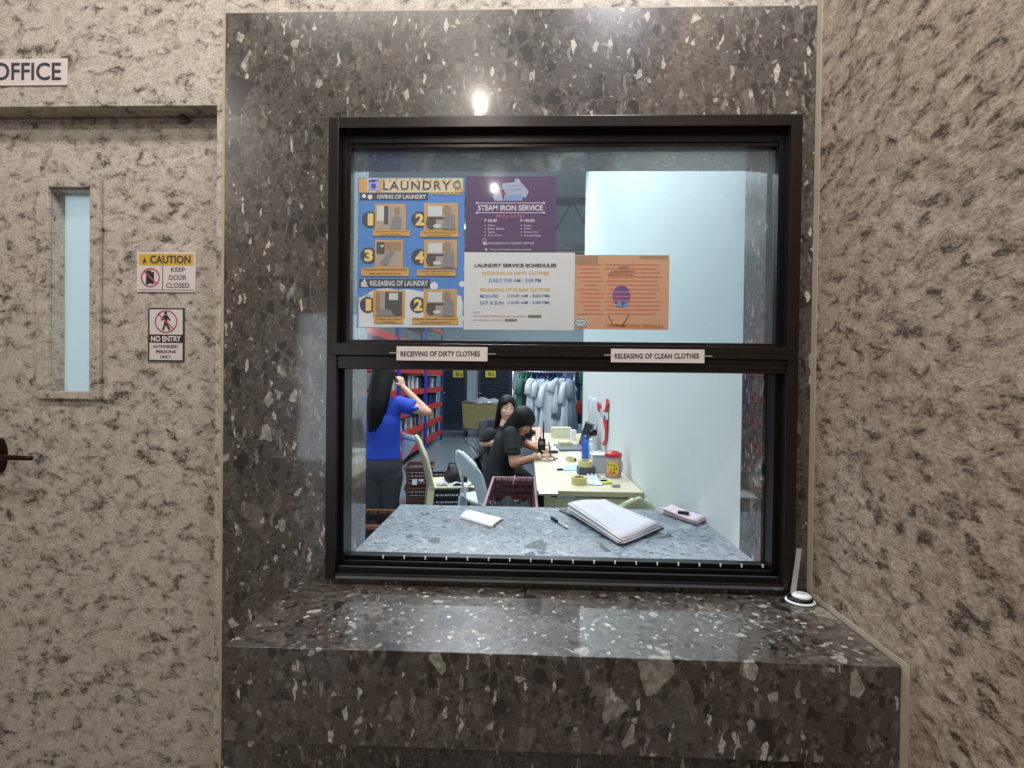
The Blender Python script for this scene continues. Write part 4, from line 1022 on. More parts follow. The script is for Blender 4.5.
# blue bottle
def bottle(u, v, r, h, mat, capm, label):
    p = atz(u, v, TZ); x_ = min(p.x, TX1-r-.004); t = thing('bottle', label, 'bottle', (x_, p.y, TZ))
    m1 = MB(); m1.lathe([(0, .0005), (r*.9, .0005), (r, .008), (r, h*.66), (r*.8, h*.76), (r*.38, h*.84), (r*.38, h*.88), (0, h*.88)], (x_, p.y, TZ), 20); m1.build('bottle_body', mat, t, True)
    m1 = MB(); m1.lathe([(0, h*.882), (r*.5, h*.882), (r*.5, h*.98), (r*.4, h), (0, h)], (x_, p.y, TZ), 16); m1.build('cap', capm, t, True)
    return t
bottle(585, 459, .027, .185, M('blue_bottle', (48, 96, 190), .25), M('blue_bottle_cap', (70, 120, 210), .3), 'small blue bottle standing right of the laptop screen')
bottle(590.5, 458, .028, .15, M('clear_bottle', (206, 220, 232), .2), PAPER, 'clear white bottle standing between blue bottle and plastic box')
# white box / translucent container beside the jar
p = atz(599, 472, TZ)
t = thing('storage_container', 'translucent white plastic container left of the red-lidded jar', 'container', (p.x, p.y, TZ))
TRW = M('milky_plastic', (190, 202, 210), .3)
m1 = MB(); m1.obox((p.x, p.y, TZ+.057), (.10, .09, .112), (0, 0, 0), .008, .88); m1.build('container_body', TRW, t)
m1 = MB(); m1.obox((p.x, p.y, TZ+.120), (.112, .10, .012), (0, 0, 0), .004); m1.build('lid', PAPER, t)
# sewing-machine like white item / roll pile behind
p = atz(596, 456, TZ)
t = thing('tape_dispenser', 'white and black desk dispenser beside the wall behind the container', 'dispenser', (p.x, p.y, TZ))
m1 = MB(); m1.obox((p.x, p.y, TZ+.02), (.10, .16, .038), (0, 0, 0), .008); m1.tube([(p.x-.005, p.y+.05, TZ+.038), (p.x-.01, p.y+.05, TZ+.14), (p.x-.02, p.y, TZ+.19)], [.03, .026, .02], 12); m1.build('dispenser_body', M('white_gloss_plastic', (214, 220, 226), .3), t, True)
m1 = MB(); m1.tube([(p.x-.06, p.y-.02, TZ+.185), (p.x-.01, p.y, TZ+.19)], .026, 14); m1.build('dispenser_head', FRD, t, True)
# far items: cartons, folded linens
for (u, v, sx, sy, h, col, lab, nm, cat) in (
    (561, 437.5, .20, .12, .105, (206, 206, 178), 'cream carton standing at the far end of the desks', 'carton', 'carton'),
    (565, 447, .12, .09, .045, (208, 200, 160), 'small cream box lying before the cream carton', 'box', 'box'),
    (573, 440, .05, .08, .10, (214, 220, 224), 'small white box right of the cream carton', 'box', 'box')):
    p = atz(u, v, TZ); m1 = MB(); yy = min(p.y, 3.9)
    m1.obox((p.x, yy, TZ+h/2+.0004), (sx, sy, h), (0, 0, .12), .003)
    m1.obox((p.x, yy, TZ+h+.002), (sx*1.02, sy*1.02, .003), (0, 0, .12)); solo(m1, nm, M('col_'+lab[:12], col, .6), lab, cat)
# walkie-talkie standing on the desk
p = atz(541.5, 454, TZ)
t = thing('walkie_talkie', 'black walkie-talkie with antenna standing upright on the desk edge', 'radio', (p.x, p.y, TZ))
m1 = MB(); m1.obox((p.x, p.y, TZ+.064), (.058, .036, .126), (0, 0, .2), .006); m1.build('radio_body', FRD, t)
m1 = MB(); m1.tube([(p.x+.014, p.y, TZ+.127), (p.x+.015, p.y, TZ+.27)], [.007, .0045], 8); m1.tube([(p.x-.012, p.y, TZ+.127), (p.x-.012, p.y, TZ+.142)], .007, 8); m1.build('antenna', FRD, t)
m1 = MB(); m1.obox((p.x-.002, p.y-.019, TZ+.095), (.03, .003, .03), (0, 0, .2)); m1.build('display', M('radio_display', (110, 120, 118), .3), t)
# small white tape rolls stack at the woman's far hand
for k in range(2):
    p = atz(534, 452, TZ); c_ = (p.x+.03*0, p.y, TZ+k*.030+.0005)
    tt = thing('tape_roll', 'whitish tape roll beside the walkie-talkie, %s of the pair' % ('lower', 'upper')[k], 'tape', c_, 'tape rolls on the desks')
    tt_m = ring_solid((c_[0]+.03, c_[1], c_[2]), .038, .027, .028); tt_m.build('tape', M('white_tape', (206, 204, 190), .5), tt); ring_solid((c_[0]+.03, c_[1], c_[2]), .0268, .024, .027).build('core', CORE, tt)

# ---- red ribbon and clear bags hanging on the white wall
def wallpt(u, v, off=.012): return atx(u, v, CRX-off)
t0 = wallpt(607, 399)
t = thing('hanging_ribbon', 'red ribbon with looped top hanging on the white wall above the jar', 'ribbon', t0)
RED = M('red_ribbon', (196, 34, 44), .5)
m1 = MB()
def ribbon(pts, w_):
    P = [wallpt(u, v, .010) for u, v in pts]
    for i in range(len(P)-1):
        a, b = P[i], P[i+1]; wa, wb = w_[i], w_[i+1]
        m1.prism([a+Vector((0, -wa, 0)), a+Vector((0, wa, 0)), b+Vector((0, wb, 0)), b+Vector((0, -wb, 0))], (-.008, 0, 0))
ribbon([(607.5, 399), (607.8, 404), (606.5, 410), (605, 412)], [.03, .04, .04, .05])
ribbon([(603, 410), (606.5, 412)], [.05, .06])
ribbon([(605.5, 419), (606, 425), (606.5, 432), (606, 440), (604, 445)], [.09, .07, .035, .03, .05])
for v in m1.bm.verts: pass
m1.build('ribbon_strips', RED, t)
m1 = MB(); e = wallpt(599, 407, .014); m1.ellipsoid(e, (.012, .07, .045), 14); m1.build('ribbon_knot', RED, t, True)
m1 = MB(); ribbon([(599.5, 408), (603, 412), (605, 419)], [.02, .05, .10]); ribbon([(606.5, 412), (606.2, 419)], [.06, .08]); m1.build('clear_wrap', M('cloudy_wrap', (196, 206, 212), .3), t)
t0 = wallpt(592, 398)
m1 = MB()
def bagfn(s, tt):
    p = wallpt(589+10*s, 399+36*tt); return (CRX-.006-.035*math.sin(PI*s)*math.sin(PI*min(1, tt+.1))-.008*math.sin(9*s+6*tt), p.y if False else t0.y+.28-.55*s, t0.z+.01-.42*tt)
m1.sheet(12, 12, bagfn, .003); solo(m1, 'plastic_bag', M('clear_bag', (200, 212, 218), .25), 'clear whitish plastic bag hanging on the wall left of the red ribbon', 'bag', smooth=True)

# ---- clothes rail with garments
RY = 6.25
rzt = at(545, 372, RY).z; rx0, rx1 = xat(512, RY), xat(573, RY)
t = thing('clothes_rack', 'silver metal clothes rail full of garments at the back of the room', 'clothes rack', ((rx0+rx1)/2, RY, 0))
CHR = M('chrome_pipe', (176, 184, 192), .25, .85)
m1 = MB(); m1.tube([(rx0, RY, rzt), (rx1, RY, rzt)], .014, 10); m1.build('rail', CHR, t, True)
for xx in (rx0, rx1):
    m1 = MB(); m1.tube([(xx, RY, .05), (xx, RY, rzt+.06)], .014, 10); m1.build('post', CHR, t, True)
    m1 = MB(); m1.tube([(xx, RY-.25, .04), (xx, RY+.25, .04)], .016, 10); m1.build('foot', CHR, t, True)
m1 = MB(); m1.tube([(rx0, RY, .3), (rx1, RY, .3)], .011, 8); m1.build('lower_bar', CHR, t, True)
WG = M('white_garment', (214, 222, 230), .85, 0, .04); NV = M('navy_garment', (34, 44, 78), .85); GN = M('green_garment', (60, 110, 92), .85); BKG = M('black_garment', (28, 32, 38), .85); GY = M('grey_garment', (120, 134, 150), .85); BLH = M('blue_hanger', (52, 92, 170), .4); RDG = M('red_garment', (150, 40, 50), .85); GRH = M('green_hanger', (70, 150, 120), .4)
def garment(label, x, y, zt, L, wd, mat, hang, yaw, seedn, sleeves=True, grp='garments on the rail', dress=False):
    t = thing('garment', label, 'garment', (x, y, zt), grp)
    rr = random.Random(seedn); ph = rr.uniform(0, 6)
    R_ = Matrix.Rotation(yaw, 3, 'Z')
    def P(lx, ly, lz): 
        v = R_ @ Vector((lx, ly, 0)); return Vector((x+v.x, y+v.y, zt+lz))
    m1 = MB(); n = 24; rings = []
    levels = [(.07, .05, 0.02), (.09, .16, .035), (.14, .40, .05), (.30, .46, .06), (.6, .52 if not dress else .6, .07), (1.0, .60 if not dress else .85, .10)]
    for (tt, ww, dd) in levels:
        ring = []
        for k in range(n):
            a = 2*PI*k/n; f = 1+.12*math.sin(5*a+ph)*tt*1.5
            ring.append(m1.bm.verts.new(P(ww*wd*.5*math.cos(a)*f*1.7, dd*math.sin(a)*f*1.1, -.02-tt*L)))
        rings.append(ring)
    for i in range(len(rings)-1):
        for k in range(n): m1.bm.faces.new([rings[i][k], rings[i][(k+1) % n], rings[i+1][(k+1) % n], rings[i+1][k]])
    m1.bm.faces.new(rings[0]); m1.bm.faces.new(rings[-1])
    m1.build('cloth_body', mat, t, True)
    if sleeves:
        for sgn in (1, -1):
            m1 = MB(); m1.tube([P(sgn*wd*.20, 0, -.02-.11*L), P(sgn*wd*.40, 0, -.02-.22*L), P(sgn*wd*.52, 0, -.02-.42*L)], [.04, .055, .065], 12); m1.build('sleeve', mat, t, True)
    m1 = MB(); m1.tube([P(-wd*.36, 0, -.02-.13*L), P(0, 0, -.035), P(wd*.36, 0, -.02-.13*L)], .008, 6); m1.tube([P(0, 0, -.04), P(0, 0, -.005), P(.012, 0, .022), P(0, 0, .032), P(-.014, 0, .02)], .005, 6); m1.build('hanger', hang, t, True)
    return t
gs = [(520, 'G', .75, .30, GN, GRH, 1.3), (525, 'B', .9, .30, BKG, GRH, 1.4), (530, 'W', .75, .34, WG, GRH, 1.25), (536, 'GY', .8, .34, GY, BLH, 1.45), (541, 'W', .85, .42, WG, BLH, .7), (547, 'W', 1.25, .44, WG, BLH, .9), (552, 'W', 1.2, .40, WG, BLH, .35), (557, 'GY', .7, .3, GY, BLH, 1.3), (561, 'W', .62, .46, WG, BLH, .55), (566, 'W', 1.1, .36, WG, BLH, .9), (570, 'G', .9, .3, GY, BLH, 1.4)]
glab = ['green garment on the rail beside its left post', 'black garment on the rail between the green and the white one', 'white narrow garment nearest the left end of the rail', 'grey garment hidden behind white ones left of the middle of the rail', 'white short shirt on the rail left of the long white coat', 'long white coat hanging to desk height in the middle of the rail', 'second long white coat just right of the middle of the rail', 'grey short garment right of the long white coats', 'short white shirt with wide sleeves on the right half of the rail', 'long white garment near the right post of the rail', 'grey garment beside the right post of the rail']
for i, (u, k, L, wd, mt, hg, yw) in enumerate(gs):
    garment(glab[i], xat(u, RY), RY+(.0 if i % 2 else .0), rzt-.033, L, wd, mt, hg, yw, i, k in 'WG', 'garments on the rail', L > 1)
# second rail, farther right and back
RY2 = 7.4; rz2 = at(578, 352, RY2).z
rxa, rxb = xat(512, RY2), xat(592, RY2)
t = thing('clothes_rack', 'second metal clothes rail behind the first with dark garments', 'clothes rack', ((rxa+rxb)/2, RY2, 0))
m1 = MB(); m1.tube([(rxa, RY2, rz2), (rxb, RY2, rz2)], .014, 10); m1.build('rail', CHR, t, True)
for xx in (rxa, rxb):
    m1 = MB(); m1.tube([(xx, RY2, 0), (xx, RY2, rz2+.04)], .014, 10); m1.build('post', CHR, t, True)
for i, (u, mt, lab) in enumerate(((577, NV, 'navy blue garment on the far rail right of the silver post'), (582.5, GN, 'dark green garment at the right end of the far rail'), (569, GY, 'grey garment on the far rail behind the silver post'), (560, NV, 'navy garment on the far rail behind the short white shirt'), (549, BKG, 'black garment on the far rail behind the long white coats'), (536, NV, 'navy garment on the far rail left of the long white coats'), (524, GN, 'green garment on the far rail behind the left post'))):
    garment(lab, xat(u, RY2), RY2, rz2-.033, 1.3, .34, mt, BLH, 1.2-.2*(i % 3), 40+i, True, 'garments on the far rail')
m1 = MB(); pz = at(578, 408, RY2-.3); m1.obox((pz.x, RY2-.32, pz.z), (.12, .06, .22), (0, 0, .2), .02); m1.obox((pz.x, RY2-.32, pz.z+.12), (.05, .02, .03), (0, 0, .2), .008)
solo(m1, 'red_pouch', RDG, 'small red pouch hanging among the dark garments on the far rail', 'pouch')

# ---- far louvered doors
DKD = M('dark_door_paint', (34, 44, 58), .5, 0, .08); LVR = M('louver_slats', (48, 60, 76), .4)
YLS = M('yellow_notice', (206, 190, 66), .6)
for i, (u0, u1) in enumerate(((443, 467), (478, 512), (380, 410), (522, 556))):
    x0, x1 = xat(u0, FARY, 400), xat(u1, FARY, 400); zt = at(460, 366, FARY).z+.35
    d_ = bpy.data.objects.new('door_%d' % (i+2), None); COL.objects.link(d_); d_['_o'] = [0.0, 0.0, 0.0]; d_['kind'] = 'structure'
    m1 = MB(); y_ = FARY-.05
    ringbox(m1, x0, .01, x1, zt, .07, .07, .08, .12, y_, FARY-.001); m1.box((x0+.07, y_+.03, .1), (x1-.07, FARY-.001, zt-.08)); m1.build('door_leaf', DKD, d_)
    m1 = MB()
    for k in range(26):
        z = .2+k*(zt-.35)/25
        m1.obox(((x0+x1)/2, y_+.02, z), (x1-x0-.15, .012, .05), (.6, 0, 0))
    m1.build('louvers', LVR, d_)
    m1 = MB(); m1.ellipsoid((x0+.05, y_-.03, 1.0), (.03, .03, .03), 10); m1.build('knob', CHR, d_, True)
    if i < 2:
        c_ = at(u0+(u1-u0)*(.28 if i else .5)+ (3 if i else 3), 374, FARY-.06)
        tt = thing('door_notice', 'yellow notice on the %s dark louvered door at the back' % ('left', 'right')[i], 'notice', c_, 'yellow notices on the louvered doors')
        m1 = MB(); m1.box((c_.x-.14, FARY-.056, c_.z-.09), (c_.x+.14, FARY-.052, c_.z+.09)); m1.build('sheet', YLS, tt)
        m1 = MB(); m1.box((c_.x-.06, FARY-.058, c_.z-.06), (c_.x+.02, FARY-.0565, c_.z+.05)); m1.box((c_.x+.04, FARY-.058, c_.z-.05), (c_.x+.1, FARY-.0565, c_.z+.02)); m1.build('dark_print', M('notice_print', (140, 110, 50), .6), tt)

# ---- canvas laundry cart at the back
cy_ = 9.6; cx0, cx1 = xat(462, cy_), xat(501, cy_); cz1, cz0 = at(480, 402, cy_).z, at(480, 427, cy_).z
t = thing('laundry_cart', 'khaki canvas laundry cart on castors in front of the dark doors', 'cart', ((cx0+cx1)/2, cy_, 0))
KHK = M('khaki_canvas', (138, 128, 84), .8, 0, .2, 12)
m1 = MB(); X0, X1 = cx0+.02, cx1-.02
m1.prism([(X0+.03, cy_-.25, cz0), (X1-.03, cy_-.25, cz0), (X1, cy_-.3, cz1-.03), (X0, cy_-.3, cz1-.03)], (0, .012, 0)); m1.prism([(X0+.03, cy_+.25, cz0), (X1-.03, cy_+.25, cz0), (X1, cy_+.3, cz1-.03), (X0, cy_+.3, cz1-.03)], (0, .012, 0))
m1.prism([(X0+.03, cy_-.25, cz0), (X0+.03, cy_+.25, cz0), (X0, cy_+.3, cz1-.03), (X0, cy_-.3, cz1-.03)], (.012, 0, 0)); m1.prism([(X1-.03, cy_-.25, cz0), (X1-.03, cy_+.25, cz0), (X1, cy_+.3, cz1-.03), (X1, cy_-.3, cz1-.03)], (-.012, 0, 0)); m1.box((X0+.03, cy_-.25, cz0), (X1-.03, cy_+.25, cz0+.01))
m1.build('canvas_bin', KHK, t)
m1 = MB(); m1.tube([(X0, cy_-.3, cz1), (X1, cy_-.3, cz1), (X1, cy_+.3, cz1), (X0, cy_+.3, cz1), (X0, cy_-.3, cz1)], .016, 8); m1.tube([(X0+.03, cy_-.25, cz0-.02), (X1-.03, cy_-.25, cz0-.02), (X1-.03, cy_+.25, cz0-.02), (X0+.03, cy_+.25, cz0-.02), (X0+.03, cy_-.25, cz0-.02)], .018, 8); m1.build('cart_frame', CHR, t, True)
for sx in (X0+.06, X1-.06):
    for sy in (-.22, .22):
        m1 = MB(); m1.tube([(sx-.015, cy_+sy, .05), (sx+.015, cy_+sy, .05)], .05, 14); m1.tube([(sx, cy_+sy, .08), (sx, cy_+sy, cz0-.03)], .012, 8); m1.build('castor', FRD, t, True)
m1 = MB(); xc = (X0+X1)/2+.1
m1.sheet(16, 10, lambda s, u: (xc-.42+.84*s, cy_-.28+.5*u, cz1-.03+.13*math.sin(PI*s)*math.sin(PI*u)+.03*math.sin(14*s+6*u)), .012)
solo(m1, 'linen_heap', M('grey_linen', (150, 158, 164), .8), 'heap of grey linen bulging over the khaki cart', 'linen', smooth=True)

# ---- steel rack with red beams on the left
REDB = M('red_beam', (190, 46, 38), .4); BLU = M('blue_upright', (34, 54, 140), .4)
RXF = xat(441, 8.8, 420)
ys0, ys1 = 3.6, 8.9
t = thing('storage_rack', 'tall storage rack with red beams and blue uprights along the left side', 'rack', (RXF-.3, (ys0+ys1)/2, 0))
zl_ = [at(441, v, 8.8).z for v in (432.5, 418.5, 404, 389, 373)]
zl_ += [zl_[-1]+.45, zl_[-1]+.9]
NB = 3
for k, z in enumerate(zl_):
    m1 = MB(); m1.box((RXF-.04, ys0, z-.05), (RXF, ys1, z+.05), .004); m1.build('beam', REDB, t)
    m1 = MB(); m1.box((RXF-.50, ys0, z-.05), (RXF-.46, ys1, z+.05), .004); m1.build('beam', REDB, t)
    m1 = MB(); m1.box((RXF-.459, ys0+.01, z+.02), (RXF-.041, ys1-.01, z+.035)); m1.build('shelf', M('shelf_board', (120, 112, 104), .6), t)
for k in range(NB+1):
    y_ = ys0+(ys1-ys0)*k/NB
    for xx in (RXF-.0395, RXF-.50):
        m1 = MB(); y2 = min(max(y_-.04, ys0-.085), ys1+.005) if k in (0, NB) else y_-.04
        if k == 0: y2 = ys0-.082
        if k == NB: y2 = ys1+.002
        x2 = xx if k in (0, NB) else (xx+.04 if xx > RXF-.1 else xx-.0405)
        m1.box((x2, y2, 0), (x2+.04, y2+.08, 2.75), .003); m1.build('upright', BLU, t)
m1 = MB()
# bundles on the shelves
bw = M('bundle_white', (206, 212, 220), .7); bb = M('bundle_blue', (36, 56, 130), .7); bk = M('bundle_black', (24, 26, 34), .7)
protos = []
def bundle(mt, cname):
    t = thing('laundry_bundle', 'x', 'laundry bundle', (0, 0, 0), 'laundry bundles on the rack')
    m1 = MB(); m1.obox((0, 0, .125), (.30, .10, .25), (0, 0, 0), .018); m1.build('folded_cloth', mt, t, True)
    m1 = MB(); m1.box((-.153, -.012, -.0), (.153, .012, .252)); m1.box((.1505, -.02, .1), (.154, .02, .16)); m1.build('tie_band', bk if mt is not bk else bw, t)
    return t
cands = [bundle(bw, 'white'), bundle(bb, 'blue'), bundle(bk, 'black')]; nm = ['white', 'blue', 'black']
first = [True]*3
levname = ['lowest', 'second lowest', 'third', 'fourth', 'fifth']
rb = random.Random(11)
for k in range(4):
    z = zl_[k]+.036
    y_ = 5.3; idx = 0
    while y_ < 8.8:
        c_ = rb.choice([0, 0, 1, 1, 2]); idx += 1
        lab = '%s folded laundry bundle on the %s red shelf of the rack' % (nm[c_], levname[k])
        loc = (RXF-.22+rb.uniform(-.02, .02), y_, z)
        sc_ = (1, 1, min(1, (zl_[k+1]-z-.06)/.26)*rb.uniform(.85, 1))
        if first[c_]:
            o = cands[c_]; o.location = loc; o.scale = sc_; o['label'] = lab; o['group'] = lab; first[c_] = False
        else:
            dup(cands[c_], loc, 0, lab, lab, sc_)
        y_ += rb.choice((.13, .14, .20, .30))
for i in range(3):
    if first[i]:
        for ch in list(cands[i].children): bpy.data.objects.remove(ch)
        bpy.data.objects.remove(cands[i])
# ================================================================== PEOPLE
SKIN = M('skin', (196, 148, 120), .5, 0, .05); SKIN2 = M('skin_light', (214, 170, 150), .5, 0, .05); SKIN3 = M('skin_tan', (178, 128, 100), .5, 0, .05)
HAIR = M('black_hair', (10, 9, 10), .5, 0, .2, 60, spec=.22)
_n, _l = HAIR.node_tree.nodes, HAIR.node_tree.links
_tc = _n.new('ShaderNodeTexCoord'); _mp = _n.new('ShaderNodeMapping'); _mp.inputs['Scale'].default_value = (220, 220, 6); _nz = _n.new('ShaderNodeTexNoise'); _nz.inputs['Scale'].default_value = 1
_bp = _n.new('ShaderNodeBump'); _bp.inputs['Strength'].default_value = .6; _bp.inputs['Distance'].default_value = .004
_l.new(_tc.outputs['Object'], _mp.inputs[0]); _l.new(_mp.outputs[0], _nz.inputs['Vector']); _l.new(_nz.outputs['Fac'], _bp.inputs['Height']); _l.new(_bp.outputs['Normal'], _n['Principled BSDF'].inputs['Normal']); LIP = M('lips', (168, 78, 78), .45); EYW = M('eye_white', (230, 230, 228), .3); EYB = M('eye_dark', (24, 18, 16), .3); TOOTH = M('teeth', (236, 234, 228), .3)

def skin_bm(verts, edges, radii, side=(1, 0, 0), seg=18):
    """tapered limbs and joints; a voxel remesh then fuses them into one continuous surface"""
    m = MB(); side = Vector(side).normalized()
    R2 = [(r if isinstance(r, tuple) else (r, r)) for r in radii]
    for a, b in edges:
        A, B = Vector(verts[a]), Vector(verts[b]); t = (B-A).normalized()
        x = side-t*side.dot(t)
        x = x.normalized() if x.length > .35 else (Vector((0, 1, 0)) if abs(t.y) < .8 else Vector((0, 0, 1)))
        x = (x-t*x.dot(t)).normalized(); y = t.cross(x)
        ra, rb = R2[a], R2[b]
        # do not let a wide trunk joint swell a thin limb that starts in it
        if min(ra[0], rb[0]) < .6*max(ra[0], rb[0]) and max(ra[0], rb[0]) > .1:
            k = min(ra, rb, key=lambda q: q[0]); 
            if ra[0] > rb[0]: ra = (k[0]*1.25, k[1]*1.25)
            else: rb = (k[0]*1.25, k[1]*1.25)
        ringA = [A+x*ra[0]*math.cos(2*PI*k/seg)+y*ra[1]*math.sin(2*PI*k/seg) for k in range(seg)]
        ringB = [B+x*rb[0]*math.cos(2*PI*k/seg)+y*rb[1]*math.sin(2*PI*k/seg) for k in range(seg)]
        m.add(ringA+ringB, [(k, (k+1) % seg, seg+(k+1) % seg, seg+k) for k in range(seg)]+[tuple(range(seg-1, -1, -1)), tuple(range(seg, 2*seg))])
    up = Vector((0, 0, 1)); fy = side.cross(up) if abs(side.z) < .9 else Vector((0, 1, 0))
    deg = [0]*len(verts)
    for a, b in edges: deg[a] += 1; deg[b] += 1
    for i, v in enumerate(verts):
        r = R2[i]; b2 = bmesh.new(); bmesh.ops.create_uvsphere(b2, u_segments=18, v_segments=12, radius=1)
        rz = min(r) if deg[i] > 1 else min(r)*.35
        mt = Matrix((side*r[0], fy.normalized()*r[1], up*rz)).transposed().to_4x4(); mt.translation = Vector(v); b2.transform(mt); m.merge(b2)
    bmesh.ops.recalc_face_normals(m.bm, faces=m.bm.faces)
    return m.bm
def chain(J, segs):
    """J: dict name->(pos, radius); segs: list of name tuples"""
    names = list(J); idx = {n: i for i, n in enumerate(names)}
    ed = []
    for s in segs:
        for a, b in zip(s[:-1], s[1:]): ed.append((idx[a], idx[b]))
    return [Vector(J[n][0]) for n in names], ed, [J[n][1] for n in names]
def remesh(mb, name, mat, parent, voxel=.007, smooth=6):
    o = mb.build(name, mat, parent, True)
    md = o.modifiers.new('r', 'REMESH'); md.mode = 'VOXEL'; md.voxel_size = voxel; md.use_smooth_shade = True
    sm = o.modifiers.new('m', 'SMOOTH'); sm.factor = .5; sm.iterations = smooth
    dg = bpy.context.evaluated_depsgraph_get(); dg.update()
    m2 = bpy.data.meshes.new_from_object(o.evaluated_get(dg)); old = o.data
    o.modifiers.clear(); o.data = m2; m2.name = name
    if not m2.materials: m2.materials.append(mat)
    for p_ in m2.polygons: p_.use_smooth = True
    bpy.data.meshes.remove(old)
    return o
def hand(mb, wrist, dirv, palm_n, curl=.5, side=1, s=1.0):
    """dirv from wrist to knuckles, palm_n = direction the palm faces; side = where the thumb sits along dirv x palm_n"""
    d = Vector(dirv).normalized(); n = Vector(palm_n); n = (n-d*n.dot(d)).normalized(); b = d.cross(n)*side
    w = Vector(wrist)
    pts = [w-d*.02*s, w+d*.03*s, w+d*.075*s]
    mb.ellipsoid(w+d*.045*s, (.042*s, .042*s, .042*s), 14) if False else None
    # palm as a flattened box-like ellipsoid
    b2 = bmesh.new(); bmesh.ops.create_uvsphere(b2, u_segments=16, v_segments=10, radius=1)
    mt = Matrix((d*.052*s, b*.040*s, n*.016*s)).transposed().to_4x4(); mt.translation = w+d*.045*s; b2.transform(mt); mb.merge(b2)
    for k, (off, L) in enumerate(((.030, .072), (.010, .082), (-.011, .075), (-.030, .058))):
        base = w+d*.078*s+b*off*s
        a1 = curl*.7; a2 = a1+curl*.9; a3 = a2+curl*.7
        L *= s
        p1 = base+(d*math.cos(a1)+n*math.sin(a1))*L*.45; p2 = p1+(d*math.cos(a2)+n*math.sin(a2))*L*.32; p3 = p2+(d*math.cos(a3)+n*math.sin(a3))*L*.23
        mb.tube([base-d*.02*s, base, p1, p2, p3], [.009*s, .009*s, .0082*s, .0075*s, .006*s], 8)
    tb = w+d*.02*s+b*.03*s
    t1 = tb+(b*.75+d*.6+n*.3).normalized()*.04*s; t2 = t1+(d*.8+b*.25+n*.5).normalized()*.032*s; t3 = t2+(d*.9+n*.5).normalized()*.02*s
    mb.tube([w+d*.01*s+b*.01*s, tb, t1, t2, t3], [.012*s, .012*s, .010*s, .0085*s, .0065*s], 8)
def head(mb, c, fwd, up, s=1.0):
    """adult head about .22 tall; c = centre of the skull"""
    f = Vector(fwd).normalized(); u = Vector(up); u = (u-f*u.dot(f)).normalized(); r = f.cross(u)
    def T(x, y, z): return Vector(c)+(r*x+f*y+u*z)*s
    def ell(p, rad, seg=20):
        b2 = bmesh.new(); bmesh.ops.create_uvsphere(b2, u_segments=seg, v_segments=14, radius=1)
        mt = Matrix((r*rad[0]*s, f*rad[1]*s, u*rad[2]*s)).transposed().to_4x4(); mt.translation = T(*p); b2.transform(mt); mb.merge(b2)
    ell((0, -.008, .025), (.073, .09, .085)); ell((0, .02, -.035), (.058, .066, .076)); ell((0, .045, -.085), (.03, .03, .026))
    ell((.035, .058, -.03), (.022, .02, .022), 10); ell((-.035, .058, -.03), (.022, .02, .022), 10)
    mb.tube([T(0, .083, .012), T(0, .098, -.020), T(0, .104, -.036), T(0, .082, -.042)], [.007*s, .009*s, .013*s, .010*s], 10)
    ell((.076, -.002, -.012), (.01, .02, .03), 10); ell((-.076, -.002, -.012), (.01, .02, .03), 10)
    return T, r, f, u
def face(T, r, f, u, body, smile=False, closed=False, s=1.0):
    for sg in (1, -1):
        m1 = MB(); b2 = bmesh.new(); bmesh.ops.create_uvsphere(b2, u_segments=12, v_segments=8, radius=1)
        mt = Matrix((r*.014*s, f*.007*s, u*(.006 if not closed else .003)*s)).transposed().to_4x4(); mt.translation = T(sg*.031, .0805, .008); b2.transform(mt); m1.merge(b2); m1.build('eye', EYW if not closed else EYB, body, True)
        if not closed:
            m1 = MB(); b2 = bmesh.new(); bmesh.ops.create_uvsphere(b2, u_segments=10, v_segments=8, radius=1)
            mt = Matrix((r*.006*s, f*.005*s, u*.006*s)).transposed().to_4x4(); mt.translation = T(sg*.031, .085, .008); b2.transform(mt); m1.merge(b2); m1.build('iris', EYB, body, True)
        m1 = MB(); m1.tube([T(sg*.014, .088, .026), T(sg*.030, .087, .031), T(sg*.048, .077, .025)], [.0022*s, .003*s, .0018*s], 6); m1.build('eyebrow', HAIR, body, True)
    m1 = MB()
    if smile:
        m1.tube([T(-.030, .074, -.052), T(-.015, .086, -.060), T(0, .089, -.063), T(.015, .086, -.060), T(.030, .074, -.052)], [.002*s, .005*s, .006*s, .005*s, .002*s], 8); m1.build('mouth', LIP, body, True)
        m1 = MB(); m1.tube([T(-.022, .083, -.0535), T(0, .0915, -.0585), T(.022, .083, -.0535)], [.002*s, .004*s, .002*s], 8); m1.build('teeth', TOOTH, body, True)
    else:
        m1.tube([T(-.022, .078, -.060), T(0, .088, -.060), T(.022, .078, -.060)], [.002*s, .006*s, .002*s], 8); m1.build('mouth', LIP, body, True)
